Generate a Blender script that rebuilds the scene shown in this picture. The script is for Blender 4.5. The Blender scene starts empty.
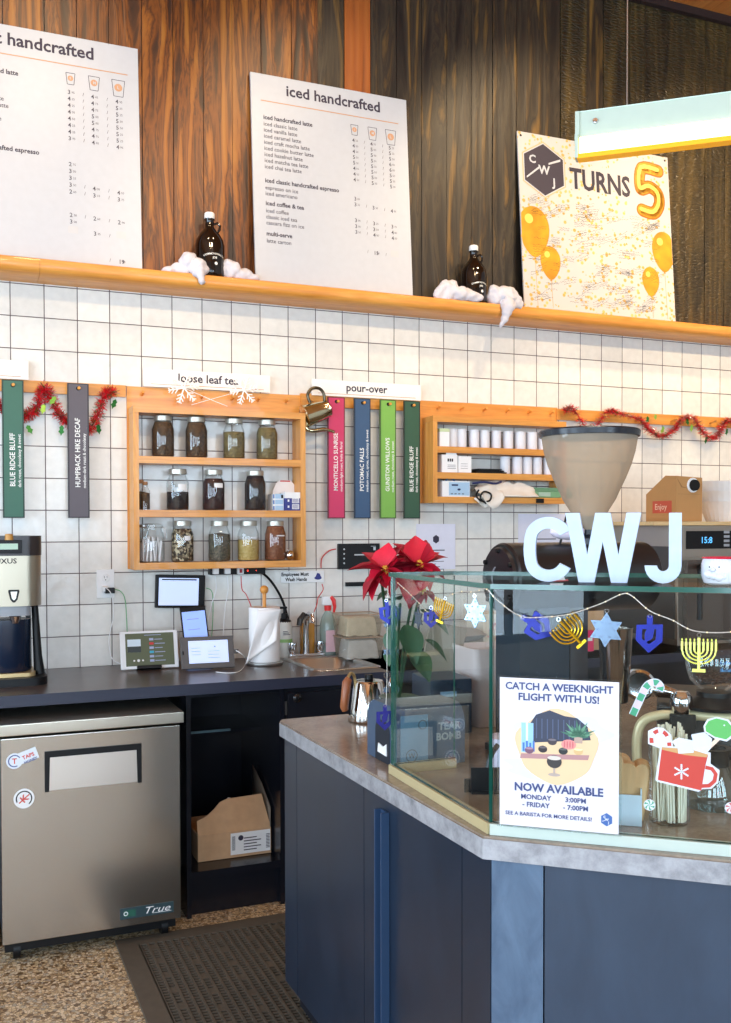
import bpy, bmesh, math, random
from mathutils import Vector, Matrix, noise
PI=math.pi
SC=bpy.context.scene; COL=SC.collection
rnd=random.Random(7)
# ------------------------------------------------------------ camera model (real metres, wall plane y=0)
T=.134                                   # tile pitch
F=983.478; YAW=.3986485; PIT=-.0215722; ROL=-.00162478; SHY=35.737
CAM=Vector((-1.744207*T,-32.32836*T,.914+4.48*T))
_F=Vector((math.sin(YAW)*math.cos(PIT),math.cos(YAW)*math.cos(PIT),math.sin(PIT)))
_R0=Vector((math.cos(YAW),-math.sin(YAW),0)); _U0=_R0.cross(_F)
_R=_R0*math.cos(ROL)+_U0*math.sin(ROL); _U=_U0*math.cos(ROL)-_R0*math.sin(ROL)
def ray(px,py): return _F+_R*((px-365.5)/F)-_U*((py-511.5-SHY)/F)
def onY(px,py,y=0.):                     # point on a plane parallel to the wall
    d=ray(px,py); return CAM+d*((y-CAM.y)/d.y)
def onZ(px,py,z):                        # point on a horizontal plane
    d=ray(px,py); return CAM+d*((z-CAM.z)/d.z)
def onP(px,py,p0,p1,off=0.):             # point on an upright plane through two ground points
    d=ray(px,py); n=Vector((p1[1]-p0[1],-(p1[0]-p0[0]),0)).normalized()
    q=Vector((p0[0],p0[1],0))+n*off
    return CAM+d*((q-CAM).dot(n)/d.dot(n))
# ------------------------------------------------------------ materials
def lin(c):
    f=lambda v:(v/12.92 if v<=.04045 else ((v+.055)/1.055)**2.4)
    return tuple(f(x/255.) for x in c)+(1.,)
class NT:
    def __init__(s,name):
        s.m=bpy.data.materials.new(name); s.m.use_nodes=True; s.t=s.m.node_tree; s.n=s.t.nodes; s.l=s.t.links
        s.b=s.n['Principled BSDF']; s.o=s.n['Material Output']
    def add(s,ty,**k):
        n=s.n.new(ty)
        for a,v in k.items(): setattr(n,a,v)
        return n
    def link(s,a,b): s.l.new(a,b)
    def ramp(s,src,stops):
        r=s.add('ShaderNodeValToRGB'); e=r.color_ramp.elements
        while len(e)<len(stops): e.new(.5)
        for i,(p,c) in enumerate(stops): e[i].position=p; e[i].color=c if len(c)==4 else lin(c)
        s.link(src,r.inputs[0]); return r.outputs[0]
    def noise(s,scale=5,detail=4,vec=None,rough=.5,dist=0):
        n=s.add('ShaderNodeTexNoise'); n.inputs['Scale'].default_value=scale; n.inputs['Detail'].default_value=detail
        n.inputs['Roughness'].default_value=rough; n.inputs['Distortion'].default_value=dist
        if vec: s.link(vec,n.inputs['Vector'])
        return n
    def coords(s,scale=(1,1,1),loc=(0,0,0),world=False,rot=(0,0,0)):
        if world: c=s.add('ShaderNodeNewGeometry').outputs['Position']
        else: c=s.add('ShaderNodeTexCoord').outputs['Object']
        m=s.add('ShaderNodeMapping'); m.inputs['Scale'].default_value=scale; m.inputs['Location'].default_value=loc; m.inputs['Rotation'].default_value=rot
        s.link(c,m.inputs['Vector']); return m.outputs[0]
    def bump(s,h,strength=.3,dist=.01,prev=None):
        b=s.add('ShaderNodeBump'); b.inputs['Strength'].default_value=strength; b.inputs['Distance'].default_value=dist
        s.link(h,b.inputs['Height'])
        if prev: s.link(prev,b.inputs['Normal'])
        s.link(b.outputs[0],s.b.inputs['Normal']); return b.outputs[0]
    def mixc(s,fac,a,b,mode='MIX'):
        m=s.add('ShaderNodeMix',data_type='RGBA',blend_type=mode)
        for k,v in ((0,fac),(6,a),(7,b)):
            if hasattr(v,'is_linked') or hasattr(v,'node'): s.link(v,m.inputs[k])
            else: m.inputs[k].default_value=v
        return m.outputs[2]
MATS={}
def mat(name,c,rough=.5,metal=0.,vary=0.,vs=30.,bump=0.,bs=80.,emit=0.,spec=.5,coat=0.,sub=0.,ecol=None,alpha=1.):
    if name in MATS: return MATS[name]
    t=NT(name); b=t.b; col=lin(c)
    b.inputs['Base Color'].default_value=col; b.inputs['Roughness'].default_value=rough; b.inputs['Metallic'].default_value=metal
    b.inputs['Specular IOR Level'].default_value=spec; b.inputs['Coat Weight'].default_value=coat; b.inputs['Alpha'].default_value=alpha
    if sub: b.inputs['Subsurface Weight'].default_value=sub; b.inputs['Subsurface Radius'].default_value=(.01,.01,.01)
    if emit: b.inputs['Emission Color'].default_value=lin(ecol or c); b.inputs['Emission Strength'].default_value=emit
    # a little natural variation everywhere
    v=t.coords(); n=t.noise(vs,3,v)
    a=max(vary,.02); lo=tuple(x*(1-a) for x in col[:3])+(1,); hi=tuple(min(1,x*(1+a)) for x in col[:3])+(1,)
    r=t.ramp(n.outputs[0],[(.3,lo),(.7,hi)]); t.link(r,b.inputs['Base Color'])
    if bump: n2=t.noise(bs,4,v); t.bump(n2.outputs[0],bump,.002)
    MATS[name]=t.m; return t.m
def clear(name,tint=(255,255,255),gloss=.05,opac=0.,ocol=None,rough=.0,base=.06,top=.45):
    """thin clear sheet: see-through with a Fresnel reflection"""
    if name in MATS: return MATS[name]
    t=NT(name); tr=t.add('ShaderNodeBsdfTransparent'); tr.inputs[0].default_value=lin(tint)
    gl=t.add('ShaderNodeBsdfGlossy'); gl.inputs['Roughness'].default_value=rough
    lw=t.add('ShaderNodeLayerWeight'); lw.inputs[0].default_value=.15
    mp=t.add('ShaderNodeMapRange'); mp.inputs[3].default_value=base; mp.inputs[4].default_value=top; t.link(lw.outputs['Fresnel'],mp.inputs[0])
    mx=t.add('ShaderNodeMixShader'); t.link(mp.outputs[0],mx.inputs[0]); t.link(tr.outputs[0],mx.inputs[1]); t.link(gl.outputs[0],mx.inputs[2])
    out=mx.outputs[0]
    if opac:
        df=t.add('ShaderNodeBsdfDiffuse'); df.inputs[0].default_value=lin(ocol)
        m2=t.add('ShaderNodeMixShader'); m2.inputs[0].default_value=opac; t.link(out,m2.inputs[1]); t.link(df.outputs[0],m2.inputs[2]); out=m2.outputs[0]
    t.link(out,t.o.inputs[0]); MATS[name]=t.m; return t.m
def wood(name,c1,c2,c3,axis='Z',scale=1.,rough=.45,bump=.15,coat=0.):
    if name in MATS: return MATS[name]
    t=NT(name); s={'X':(1.2,14,14),'Y':(14,1.2,14),'Z':(14,14,1.2)}[axis]
    v=t.coords(tuple(k*scale for k in s)); n=t.noise(1.6,6,v,.6,1.2); r=t.ramp(n.outputs[0],[(.25,c1),(.5,c2),(.75,c3)])
    n2=t.noise(9,3,v); r2=t.ramp(n2.outputs[0],[(.3,(200,200,200)),(.7,(255,255,255))]); c=t.mixc(.35,r,r2,'MULTIPLY')
    t.link(c,t.b.inputs['Base Color']); t.b.inputs['Roughness'].default_value=rough; t.b.inputs['Coat Weight'].default_value=coat
    if bump: t.bump(n2.outputs[0],bump,.002)
    MATS[name]=t.m; return t.m
def steel(name,c=(190,190,188),rough=.3,axis='X'):
    if name in MATS: return MATS[name]
    t=NT(name); s={'X':(2,300,300),'Z':(300,300,2),'Y':(300,2,300)}[axis]
    v=t.coords(s); n=t.noise(5,3,v)
    t.b.inputs['Base Color'].default_value=lin(c); t.b.inputs['Metallic'].default_value=1
    r=t.add('ShaderNodeMapRange'); r.inputs[3].default_value=rough*.9; r.inputs[4].default_value=rough*1.12; t.link(n.outputs[0],r.inputs[0]); t.link(r.outputs[0],t.b.inputs['Roughness'])
    t.bump(n.outputs[0],.012,.0006); MATS[name]=t.m; return t.m
# ------------------------------------------------------------ mesh builder
class B:
    def __init__(s,*mats): s.bm=bmesh.new(); s.mats=list(mats); s.M=Matrix(); s.k=0; s.bev=False
    def mi(s,m):
        if m is None: return s.k
        if m not in s.mats: s.mats.append(m)
        return s.mats.index(m)
    def v(s,p): return s.bm.verts.new(s.M@Vector(p))
    def f(s,vs,m=None):
        try: f=s.bm.faces.new(vs); f.material_index=s.mi(m); return f
        except ValueError: return None
    def poly(s,pts,m=None): return s.f([s.v(p) for p in pts],m)
    def box(s,x0,x1,y0,y1,z0,z1,m=None,bev=0.):
        P=[(x,y,z) for z in (z0,z1) for y in (y0,y1) for x in (x0,x1)]; V=[s.v(p) for p in P]; fs=[]
        for q in ((0,2,3,1),(4,5,7,6),(0,1,5,4),(2,6,7,3),(0,4,6,2),(1,3,7,5)): fs.append(s.f([V[i] for i in q],m))
        if bev>0:
            s.bev=True
            ed={e for f in fs for e in f.edges}
            bmesh.ops.bevel(s.bm,geom=list(ed),offset=bev,segments=2,affect='EDGES',profile=.6,material=-1)
        return s
    def prism(s,pts,z0,z1,m=None,ms=None):
        a=[s.v((x,y,z0)) for x,y in pts]; b=[s.v((x,y,z1)) for x,y in pts]; n=len(pts)
        s.f(a[::-1],m); s.f(b,m)
        for i in range(n): s.f([a[i],a[(i+1)%n],b[(i+1)%n],b[i]],ms or m)
        return s
    def plate(s,pts,y0,y1,m=None,ms=None):
        """outline in x,z given thickness along y"""
        a=[s.v((x,y0,z)) for x,z in pts]; b=[s.v((x,y1,z)) for x,z in pts]; n=len(pts)
        s.f(a,m); s.f(b[::-1],m)
        for i in range(n): s.f([a[i],b[i],b[(i+1)%n],a[(i+1)%n]],ms or m)
        return s
    def lathe(s,prof,n=24,m=None,c=(0,0,0),flute=0,fa=0.):
        rings=[]
        for r,z in prof:
            if r<1e-6: rings.append([s.v((c[0],c[1],c[2]+z))])
            else: rings.append([s.v((c[0]+(r+(fa if flute and i%2 else 0))*math.cos(2*PI*i/n),c[1]+(r+(fa if flute and i%2 else 0))*math.sin(2*PI*i/n),c[2]+z)) for i in range(n)])
        for A,C in zip(rings,rings[1:]):
            if len(A)==1 and len(C)==1: continue
            for i in range(n):
                j=(i+1)%n
                if len(A)==1: s.f([A[0],C[j],C[i]],m)
                elif len(C)==1: s.f([A[i],A[j],C[0]],m)
                else: s.f([A[i],A[j],C[j],C[i]],m)
        return s
    def tube(s,pts,r,n=8,m=None,cap=True,closed=False):
        P=[Vector(p) for p in pts]; rs=r if isinstance(r,(list,tuple)) else [r]*len(P); rings=[]; up=None
        for i,p in enumerate(P):
            if closed: d=(P[(i+1)%len(P)]-P[i-1])
            else: d=(P[min(i+1,len(P)-1)]-P[max(i-1,0)])
            d=d.normalized() if d.length>1e-9 else Vector((0,0,1))
            if up is None: up=Vector((0,0,1)) if abs(d.z)<.9 else Vector((1,0,0))
            a=d.cross(up)
            if a.length<1e-6: a=d.orthogonal()
            a.normalize(); b=a.cross(d).normalized(); up=b
            rings.append([s.v(p+(a*math.cos(2*PI*k/n)+b*math.sin(2*PI*k/n))*rs[i]) for k in range(n)])
        L=list(zip(rings,rings[1:]))+([(rings[-1],rings[0])] if closed else [])
        for A,C in L:
            for k in range(n): s.f([A[k],A[(k+1)%n],C[(k+1)%n],C[k]],m)
        if cap and not closed: s.f(rings[0][::-1],m); s.f(rings[-1],m)
        return s
    def ball(s,c,r,m=None,n=12,sq=(1,1,1)):
        k=n//2; prof=[(math.sin(PI*i/k),-math.cos(PI*i/k)) for i in range(k+1)]
        M0=s.M; s.M=s.M@Matrix.Translation(c)@Matrix.Diagonal((r*sq[0],r*sq[1],r*sq[2],1)); s.lathe([(a if a>1e-3 else 0,b) for a,b in prof],n,m); s.M=M0; return s
    def grid(s,fn,nu,nv,m=None,cu=False):
        G=[[s.v(fn(i/nu,j/nv)) for j in range(nv+1)] for i in range(nu+1)]
        for i in range(nu):
            for j in range(nv): s.f([G[i][j],G[i+1][j],G[i+1][j+1],G[i][j+1]],m)
        return s
    def at(s,M): s.M=M; return s
    def build(s,name,parent=None,ang=38,solid=0.,sub=0,loc=None,rot=None,dedup=False,recalc=True,wn=None):
        wn=s.bev if wn is None else wn
        me=bpy.data.meshes.new(name)
        if dedup: bmesh.ops.remove_doubles(s.bm,verts=s.bm.verts,dist=1e-5)
        if recalc: bmesh.ops.recalc_face_normals(s.bm,faces=s.bm.faces)
        s.bm.to_mesh(me); s.bm.free()
        for m in s.mats: me.materials.append(m)
        for p in me.polygons: p.use_smooth=True
        me.set_sharp_from_angle(angle=math.radians(ang))
        o=bpy.data.objects.new(name,me); COL.objects.link(o)
        if parent: o.parent=parent
        if loc is not None: o.location=loc
        if rot is not None: o.rotation_euler=rot if hasattr(rot,'__len__') else (0,0,rot)
        if wn and not recalc is False: d=o.modifiers.new('w','WEIGHTED_NORMAL'); d.keep_sharp=True
        if solid: d=o.modifiers.new('s','SOLIDIFY'); d.thickness=solid; d.offset=0
        if sub: d=o.modifiers.new('u','SUBSURF'); d.levels=sub; d.render_levels=sub
        return o
def TR(*a): return Matrix.Translation(a)
def RZ(a): return Matrix.Rotation(a,4,'Z')
def RX(a): return Matrix.Rotation(a,4,'X')
def RY(a): return Matrix.Rotation(a,4,'Y')
def thing(name,label,cat,loc=(0,0,0),rot=0,group=None):
    o=bpy.data.objects.new(name,None); o.empty_display_size=.05; COL.objects.link(o); o.location=loc
    o.rotation_euler=rot if hasattr(rot,'__len__') else (0,0,rot)
    return tag(o,label,cat,group)
def tag(o,label,cat,group=None,kind=None):
    o['label']=label; o['category']=cat
    if group: o['group']=group
    if kind: o['kind']=kind
    return o
def struct(o): o['kind']='structure'; return o
def children(o): return [c for c in bpy.data.objects if c.parent==o]
def copy_tree(o,parent=None):
    c=o.copy(); COL.objects.link(c); c.parent=parent
    for ch in children(o): copy_tree(ch,c)
    return c
_tc={}
def glyphs(s,size,bold=0.,ext=0.,align='LEFT',sp=1.):
    key=(s,bold,ext,align,sp,size)
    if key in _tc: return _tc[key]
    cu=bpy.data.curves.new('t','FONT'); cu.body=s; cu.size=size; cu.align_x=align; cu.offset=bold*size; cu.extrude=ext; cu.resolution_u=2; cu.space_character=sp
    o=bpy.data.objects.new('t',cu); COL.objects.link(o); bpy.context.view_layer.update()
    me=bpy.data.meshes.new_from_object(o.evaluated_get(bpy.context.evaluated_depsgraph_get()))
    r=([tuple(v.co) for v in me.vertices],[tuple(p.vertices) for p in me.polygons])
    bpy.data.objects.remove(o); bpy.data.curves.remove(cu); bpy.data.meshes.remove(me); _tc[key]=r; return r
def write(b,s,size,x,z,y=0.,m=None,bold=0.,ext=0.,align='LEFT',sp=1.,up=False,sx=1.,rot=0.,shear=0.):
    """letters standing in the x-z plane, read from -y; up=True runs them upwards"""
    V,P=glyphs(s,size,bold,ext,align,sp)
    M=TR(x,y,z)@RX(PI/2)@RZ(PI/2 if up else rot)@Matrix.Diagonal((sx,1,1,1))@Matrix(((1,shear,0,0),(0,1,0,0),(0,0,1,0),(0,0,0,1)))
    vs=[b.v(M@Vector(v)) for v in V]
    for p in P: b.f([vs[i] for i in p],m)
    return b
def disc(b,x,z,r,y,m,n=20,sx=1.,ry=1.):
    b.poly([(x+r*sx*math.cos(2*PI*i/n),y,z+r*ry*math.sin(2*PI*i/n)) for i in range(n)],m); return b
def rect(b,x0,x1,z0,z1,y,m): b.poly([(x0,y,z0),(x1,y,z0),(x1,y,z1),(x0,y,z1)],m); return b
def catmull(P,k=6):
    P=[Vector(p) for p in P]; Q=[]
    for i in range(len(P)-1):
        a,b_,c,d=P[max(i-1,0)],P[i],P[i+1],P[min(i+2,len(P)-1)]
        for j in range(k):
            t=j/k; Q.append(.5*((2*b_)+(c-a)*t+(2*a-5*b_+4*c-d)*t*t+(3*b_-a-3*c+d)*t**3))
    return Q+[P[-1]]
# shared materials
WHITE=mat('white_plastic',(235,236,236),.4); BLACK=mat('black_plastic',(12,12,14),.45,spec=.3); INK=mat('dark_ink',(52,46,66),.6); WHITEINK=mat('white_ink',(240,240,235),.6)
OAK=wood('honey_oak',(208,132,50),(226,154,68),(238,172,88),'X',1.,.4,.08,.2); OAKZ=wood('honey_oak_upright',(208,132,50),(226,154,68),(238,172,88),'Z',1.,.4,.08,.2)
STEEL=steel('brushed_steel'); CHROME=mat('chrome',(215,215,218),.09,1.); NAVY=mat('navy_laminate',(22,26,40),.35,vary=.1); PAPER=mat('white_paper',(240,240,240),.7)
COPPER=mat('copper_ink',(200,152,116),.5)
CARD=mat('brown_card',(196,158,120),.8,vary=.06,bump=.1)
# ============================================================ ROOM
def tile_mat():
    t=NT('glazed_square_tile'); g=t.add('ShaderNodeNewGeometry'); sp=t.add('ShaderNodeSeparateXYZ'); t.link(g.outputs['Position'],sp.inputs[0])
    cb=t.add('ShaderNodeCombineXYZ'); az=t.add('ShaderNodeMath',operation='SUBTRACT'); az.inputs[1].default_value=.9128-T*20; t.link(sp.outputs[2],az.inputs[0])
    ax=t.add('ShaderNodeMath',operation='ADD'); ax.inputs[1].default_value=T*40; t.link(sp.outputs[0],ax.inputs[0])
    t.link(ax.outputs[0],cb.inputs[0]); t.link(az.outputs[0],cb.inputs[1])
    br=t.add('ShaderNodeTexBrick',offset=0.,squash=1.); br.inputs['Scale'].default_value=1; br.inputs['Brick Width'].default_value=T; br.inputs['Row Height'].default_value=T
    br.inputs['Mortar Size'].default_value=.0021; br.inputs['Mortar Smooth'].default_value=.3
    br.inputs['Color1'].default_value=lin((240,237,229)); br.inputs['Color2'].default_value=lin((224,221,214)); br.inputs['Mortar'].default_value=lin((84,68,70))
    t.link(cb.outputs[0],br.inputs['Vector'])
    n=t.noise(26,3,cb.outputs[0]); r=t.ramp(n.outputs[0],[(.3,(242,242,242)),(.7,(255,255,255))])
    c=t.mixc(.8,br.outputs['Color'],r,'MULTIPLY'); t.link(c,t.b.inputs['Base Color'])
    rr=t.add('ShaderNodeMapRange'); rr.inputs[3].default_value=.16; rr.inputs[4].default_value=.75; t.link(br.outputs['Fac'],rr.inputs[0]); t.link(rr.outputs[0],t.b.inputs['Roughness'])
    # hand-made glaze: slow waves, different in every tile
    cc=t.add('ShaderNodeMix',data_type='VECTOR'); cc.inputs[0].default_value=.06; t.link(cb.outputs[0],cc.inputs[4]); t.link(br.outputs['Color'],cc.inputs[5])
    n2=t.noise(14,2,cc.outputs[1]); p=t.bump(n2.outputs[0],.22,.010)
    inv=t.add('ShaderNodeMath',operation='SUBTRACT'); inv.inputs[0].default_value=1; t.link(br.outputs['Fac'],inv.inputs[1]); t.bump(inv.outputs[0],.6,.002,p)
    return t.m
TILE=tile_mat()
XR=5.2; XL=-3.6; YB=-8.2; CEIL=4.30
b=B(TILE); b.box(XL,XR,0,.12,0,2.56,TILE); struct(b.build('wall_back'))
def plank_mat(name,stops,rough,char=False,bump=.5):
    t=NT(name); a=t.add('ShaderNodeAttribute',attribute_name='plank'); 
    v=t.coords((6,6,.8),world=True); ad=t.add('ShaderNodeVectorMath',operation='ADD'); sc=t.add('ShaderNodeVectorMath',operation='SCALE'); sc.inputs[3].default_value=37.
    t.link(a.outputs['Vector'],sc.inputs[0]); t.link(v,ad.inputs[0]); t.link(sc.outputs[0],ad.inputs[1])
    n=t.noise(1.3,5,ad.outputs[0],.62,1.6)
    w=t.add('ShaderNodeTexWave',wave_type='BANDS',bands_direction='X'); w.inputs['Scale'].default_value=.9; w.inputs['Distortion'].default_value=9; w.inputs['Detail'].default_value=3; w.inputs['Detail Scale'].default_value=.8
    t.link(ad.outputs[0],w.inputs['Vector'])
    mm=t.add('ShaderNodeMath',operation='MULTIPLY'); t.link(n.outputs[0],mm.inputs[0]); w.inputs['Distortion'].default_value=14; 
    m2=t.add('ShaderNodeMapRange'); m2.inputs[3].default_value=.86; m2.inputs[4].default_value=1.16; t.link(w.outputs['Fac'],m2.inputs[0]); t.link(m2.outputs[0],mm.inputs[1])
    c=t.ramp(mm.outputs[0],stops)
    tone=t.add('ShaderNodeSeparateXYZ'); t.link(a.outputs['Vector'],tone.inputs[0])
    mr=t.add('ShaderNodeMapRange'); mr.inputs[3].default_value=.55; mr.inputs[4].default_value=1.35; t.link(tone.outputs[0],mr.inputs[0])
    vm=t.add('ShaderNodeVectorMath',operation='SCALE'); t.link(c,vm.inputs[0]); t.link(mr.outputs[0],vm.inputs[3]); t.link(vm.outputs[0],t.b.inputs['Base Color'])
    t.b.inputs['Roughness'].default_value=rough
    p=t.bump(mm.outputs[0],bump,.006)
    if char:
        vo=t.add('ShaderNodeTexVoronoi',feature='DISTANCE_TO_EDGE'); v2=t.coords((22,22,75),world=True); nn=t.noise(2,3,v2); md=t.mixc(.12,v2,nn.outputs['Color']); t.link(md,vo.inputs['Vector']); vo.inputs['Scale'].default_value=1
        mp=t.add('ShaderNodeMapRange'); mp.inputs[2].default_value=.25; t.link(vo.outputs['Distance'],mp.inputs[0]); t.bump(mp.outputs[0],.5,.005,p)
    return t.m
PB=plank_mat('stained_brown_planks',[(.30,(38,18,9)),(.42,(92,48,18)),(.50,(164,90,26)),(.55,(104,52,16)),(.62,(186,108,34)),(.74,(210,134,50))],.42)
PO=plank_mat('bright_orange_plank',[(.2,(120,60,20)),(.45,(200,106,36)),(.8,(222,130,50))],.5)
PD=plank_mat('charred_dark_planks',[(.30,(24,20,18)),(.44,(58,49,40)),(.52,(80,68,50)),(.57,(52,43,36)),(.65,(112,86,48)),(.76,(156,116,56))],.45)
PC=plank_mat('cracked_char_planks',[(.3,(48,40,26)),(.5,(84,70,42)),(.7,(116,94,50))],.38,True)
b=B(PB,PO,PD,PC); x=XL; tones=[]
edges=[XL]
while edges[-1]<-.15: edges.append(edges[-1]+rnd.uniform(.11,.15))
edges[-1]=-.02
for px in (9,44,76,108,141,172,202,231,260,290,316.5,343,369,395,420,445,470,491,515,541,559,585,602,628,643,665,684,704,723.5): edges.append(onY(px,30,-.0).x)
edges=[e for i,e in enumerate(edges) if i==0 or e>edges[i-1]+.03]
while edges[-1]<XR: edges.append(edges[-1]+rnd.uniform(.12,.16))
la=b.bm.faces.layers.float_vector.new('plank') if hasattr(b.bm.faces.layers,'float_vector') else None
for x0,x1 in zip(edges,edges[1:]):
    xm=(x0+x1)/2; o0=onY(330,30,0).x
    m=PB if xm<onY(318,30,0).x else (PO if onY(343,30,0).x<xm<onY(370,30,0).x else PD)
    if xm>onY(556,30,0).x and not onY(585,30).x<xm<onY(602,30).x: m=PC
    n0=len(b.bm.faces); d=rnd.uniform(0,.006)
    b.box(x0+.0015,x1-.0015,-.012-d,.05,2.55,CEIL+.2,m); tones.append((n0,len(b.bm.faces),(rnd.random(),rnd.random(),rnd.random())))
o=b.build('wall_upper',recalc=True); me=o.data
at=me.attributes.new('plank','FLOAT_VECTOR','FACE')
for a0,a1,t3 in tones:
    for i in range(a0,a1): at.data[i].vector=t3
struct(o)
# floor: pebble terrazzo
def floor_mat():
    t=NT('pebble_floor'); v=t.coords(world=True); vo=t.add('ShaderNodeTexVoronoi'); vo.inputs['Scale'].default_value=95; t.link(v,vo.inputs['Vector'])
    s=t.add('ShaderNodeSeparateColor'); t.link(vo.outputs['Color'],s.inputs[0])
    c=t.ramp(s.outputs[0],[(.05,(112,84,54)),(.25,(176,146,106)),(.5,(214,186,144)),(.75,(232,210,176)),(.95,(170,158,140))]); 
    e=t.add('ShaderNodeTexVoronoi',feature='DISTANCE_TO_EDGE'); e.inputs['Scale'].default_value=95; t.link(v,e.inputs['Vector'])
    r=t.ramp(e.outputs['Distance'],[(.02,(130,106,76)),(.10,(255,255,255))]); cc=t.mixc(.8,c,r,'MULTIPLY'); t.link(cc,t.b.inputs['Base Color']); t.b.inputs['Roughness'].default_value=.45
    t.bump(e.outputs['Distance'],.2,.002); return t.m
FLOOR=floor_mat()
b=B(FLOOR); b.box(XL,XR,YB,.1,-.1,0,FLOOR); struct(b.build('floor'))
CW=wood('ceiling_wood',(170,96,40),(204,128,62),(220,150,84),'Y',.6,.5,.1)
b=B(CW); b.box(XL,XR,YB,.1,CEIL+.03,CEIL+.15,CW); struct(b.build('ceiling'))
DK=mat('dark_header_wood',(44,30,30),.6,vary=.1)
b=B(DK); b.box(XL,XR,-.05,-.02,CEIL-.01,CEIL+.03,DK); struct(b.build('trim_1'))
# the room behind the camera: plaster walls with windows
PLA=mat('plaster',(205,203,198),.9)
def wall_with_windows(name,axis,c,a0,a1,holes,z1=CEIL+.03,t=.12):
    b=B(PLA); xs=sorted({a0,a1,*[h[0] for h in holes],*[h[1] for h in holes]})
    for p,q in zip(xs,xs[1:]):
        h=[k for k in holes if k[0]<=p and q<=k[1]]
        zs=[(0,z1)] if not h else [(0,h[0][2]),(h[0][3],z1)]
        for z0,z2 in zs:
            if axis=='x': b.box(c-t,c,p,q,z0,z2,PLA)
            else: b.box(p,q,c-t,c,z0,z2,PLA)
    struct(b.build(name,dedup=True))
LH=[(-7.4,-5.6,.6,3.3),(-5.0,-3.2,.6,3.3),(-2.6,-1.0,.6,3.3)]
RH=[(-3.0,-1.2,.6,3.3),(-.6,1.2,.6,3.3),(1.8,3.6,.6,3.3)]
wall_with_windows('wall_left','x',XL,YB,0,LH); wall_with_windows('wall_front','y',YB,XL,XR,RH)
b=B(PLA); b.box(XR,XR+.12,YB,.1,0,CEIL+.03,PLA); struct(b.build('wall_right'))
WF=mat('window_frame_paint',(40,42,46),.5); k=0
for ax,H in (('x',LH),('y',RH)):
    for h in H:
        k+=1; b=B(WF)
        for (u0,u1,w0,w1) in ((h[0],h[0]+.06,h[2],h[3]),(h[1]-.06,h[1],h[2],h[3]),(h[0]+.06,h[1]-.06,h[2],h[2]+.06),(h[0]+.06,h[1]-.06,h[3]-.06,h[3]),((h[0]+h[1])/2-.02,(h[0]+h[1])/2+.02,h[2]+.06,h[3]-.06)):
            if ax=='x': b.box(XL-.09,XL-.03,u0,u1,w0,w1,WF)
            else: b.box(u0,u1,YB-.09,YB-.03,w0,w1,WF)
        struct(b.build('window_%d'%k))
for k,(xa,xb) in enumerate(((.50,.74),(1.30,1.62))):
    b=B(OAKZ); b.box(xa,xb,YB+.05,YB+.30,0,CEIL+.03,wood('reflection_post_wood',(150,92,44),(180,118,62),(200,140,80),'Z')); struct(b.build('trim_%d'%(k+2)))  # unseen posts, added to reflect as warm streaks in the fridge door
# ledge above the tiles
b=B(OAK); b.M=Matrix(); prof=[(.02,2.527),(-.10,2.53),(-.145,2.537),(-.158,2.548),(-.162,2.562),(-.162,2.588),(-.158,2.592),(.02,2.592)]
for xa,xb in ((XL,.105),(.106,2.235),(2.236,4.3),(4.301,XR)):
    A=[b.v((xa,y,z)) for y,z in prof]; C=[b.v((xb,y,z)) for y,z in prof]; n=len(prof); b.f(A); b.f(C[::-1])
    for i in range(n): b.f([A[i],A[(i+1)%n],C[(i+1)%n],C[i]])
tag(b.build('wall_ledge',ang=50),'long honey-coloured wooden ledge running above the tiles under the plank wall','ledge')
LZ=2.592
# ============================================================ LEANING BOARDS
BOARD=mat('matte_white_board',(192,196,203),.4); 
def board(name,label,cat,x0,x1,z0,z1,y0=-.110,y1=-.036,th=.012,m=BOARD):
    """root at the lower left corner, tilted back; local x right, z up the board"""
    h=math.hypot(z1-z0,y1-y0); t=thing(name,label,cat,(x0,y0,z0),(-math.atan2(y1-y0,z1-z0),0,0))
    b=B(m); b.box(0,x1-x0,0,th,0,h,m); b.build('panel',t); return t,x1-x0,h
def cup_icon(b,x,z,s,letter):
    w=s*.42; P=[(x-w,z+s),(x+w,z+s),(x+w*.72,z-s*.1),(x-w*.72,z-s*.1)]
    for p,q in zip(P,P[1:]+P[:1]):
        d=Vector((q[0]-p[0],q[1]-p[1])); n=Vector((-d.y,d.x)).normalized()*.0011
        b.poly([(p[0]-n.x,-.0006,p[1]-n.y),(q[0]-n.x,-.0006,q[1]-n.y),(q[0]+n.x,-.0006,q[1]+n.y),(p[0]+n.x,-.0006,p[1]+n.y)],INK)
    disc(b,x,z+s*.5,s*.26,-.0006,COPPER); write(b,letter,s*.3,x-s*.08,z+s*.4,-.001,BOARD,.02)
FX=mat('grey_print',(74,70,84),.6)
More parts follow.
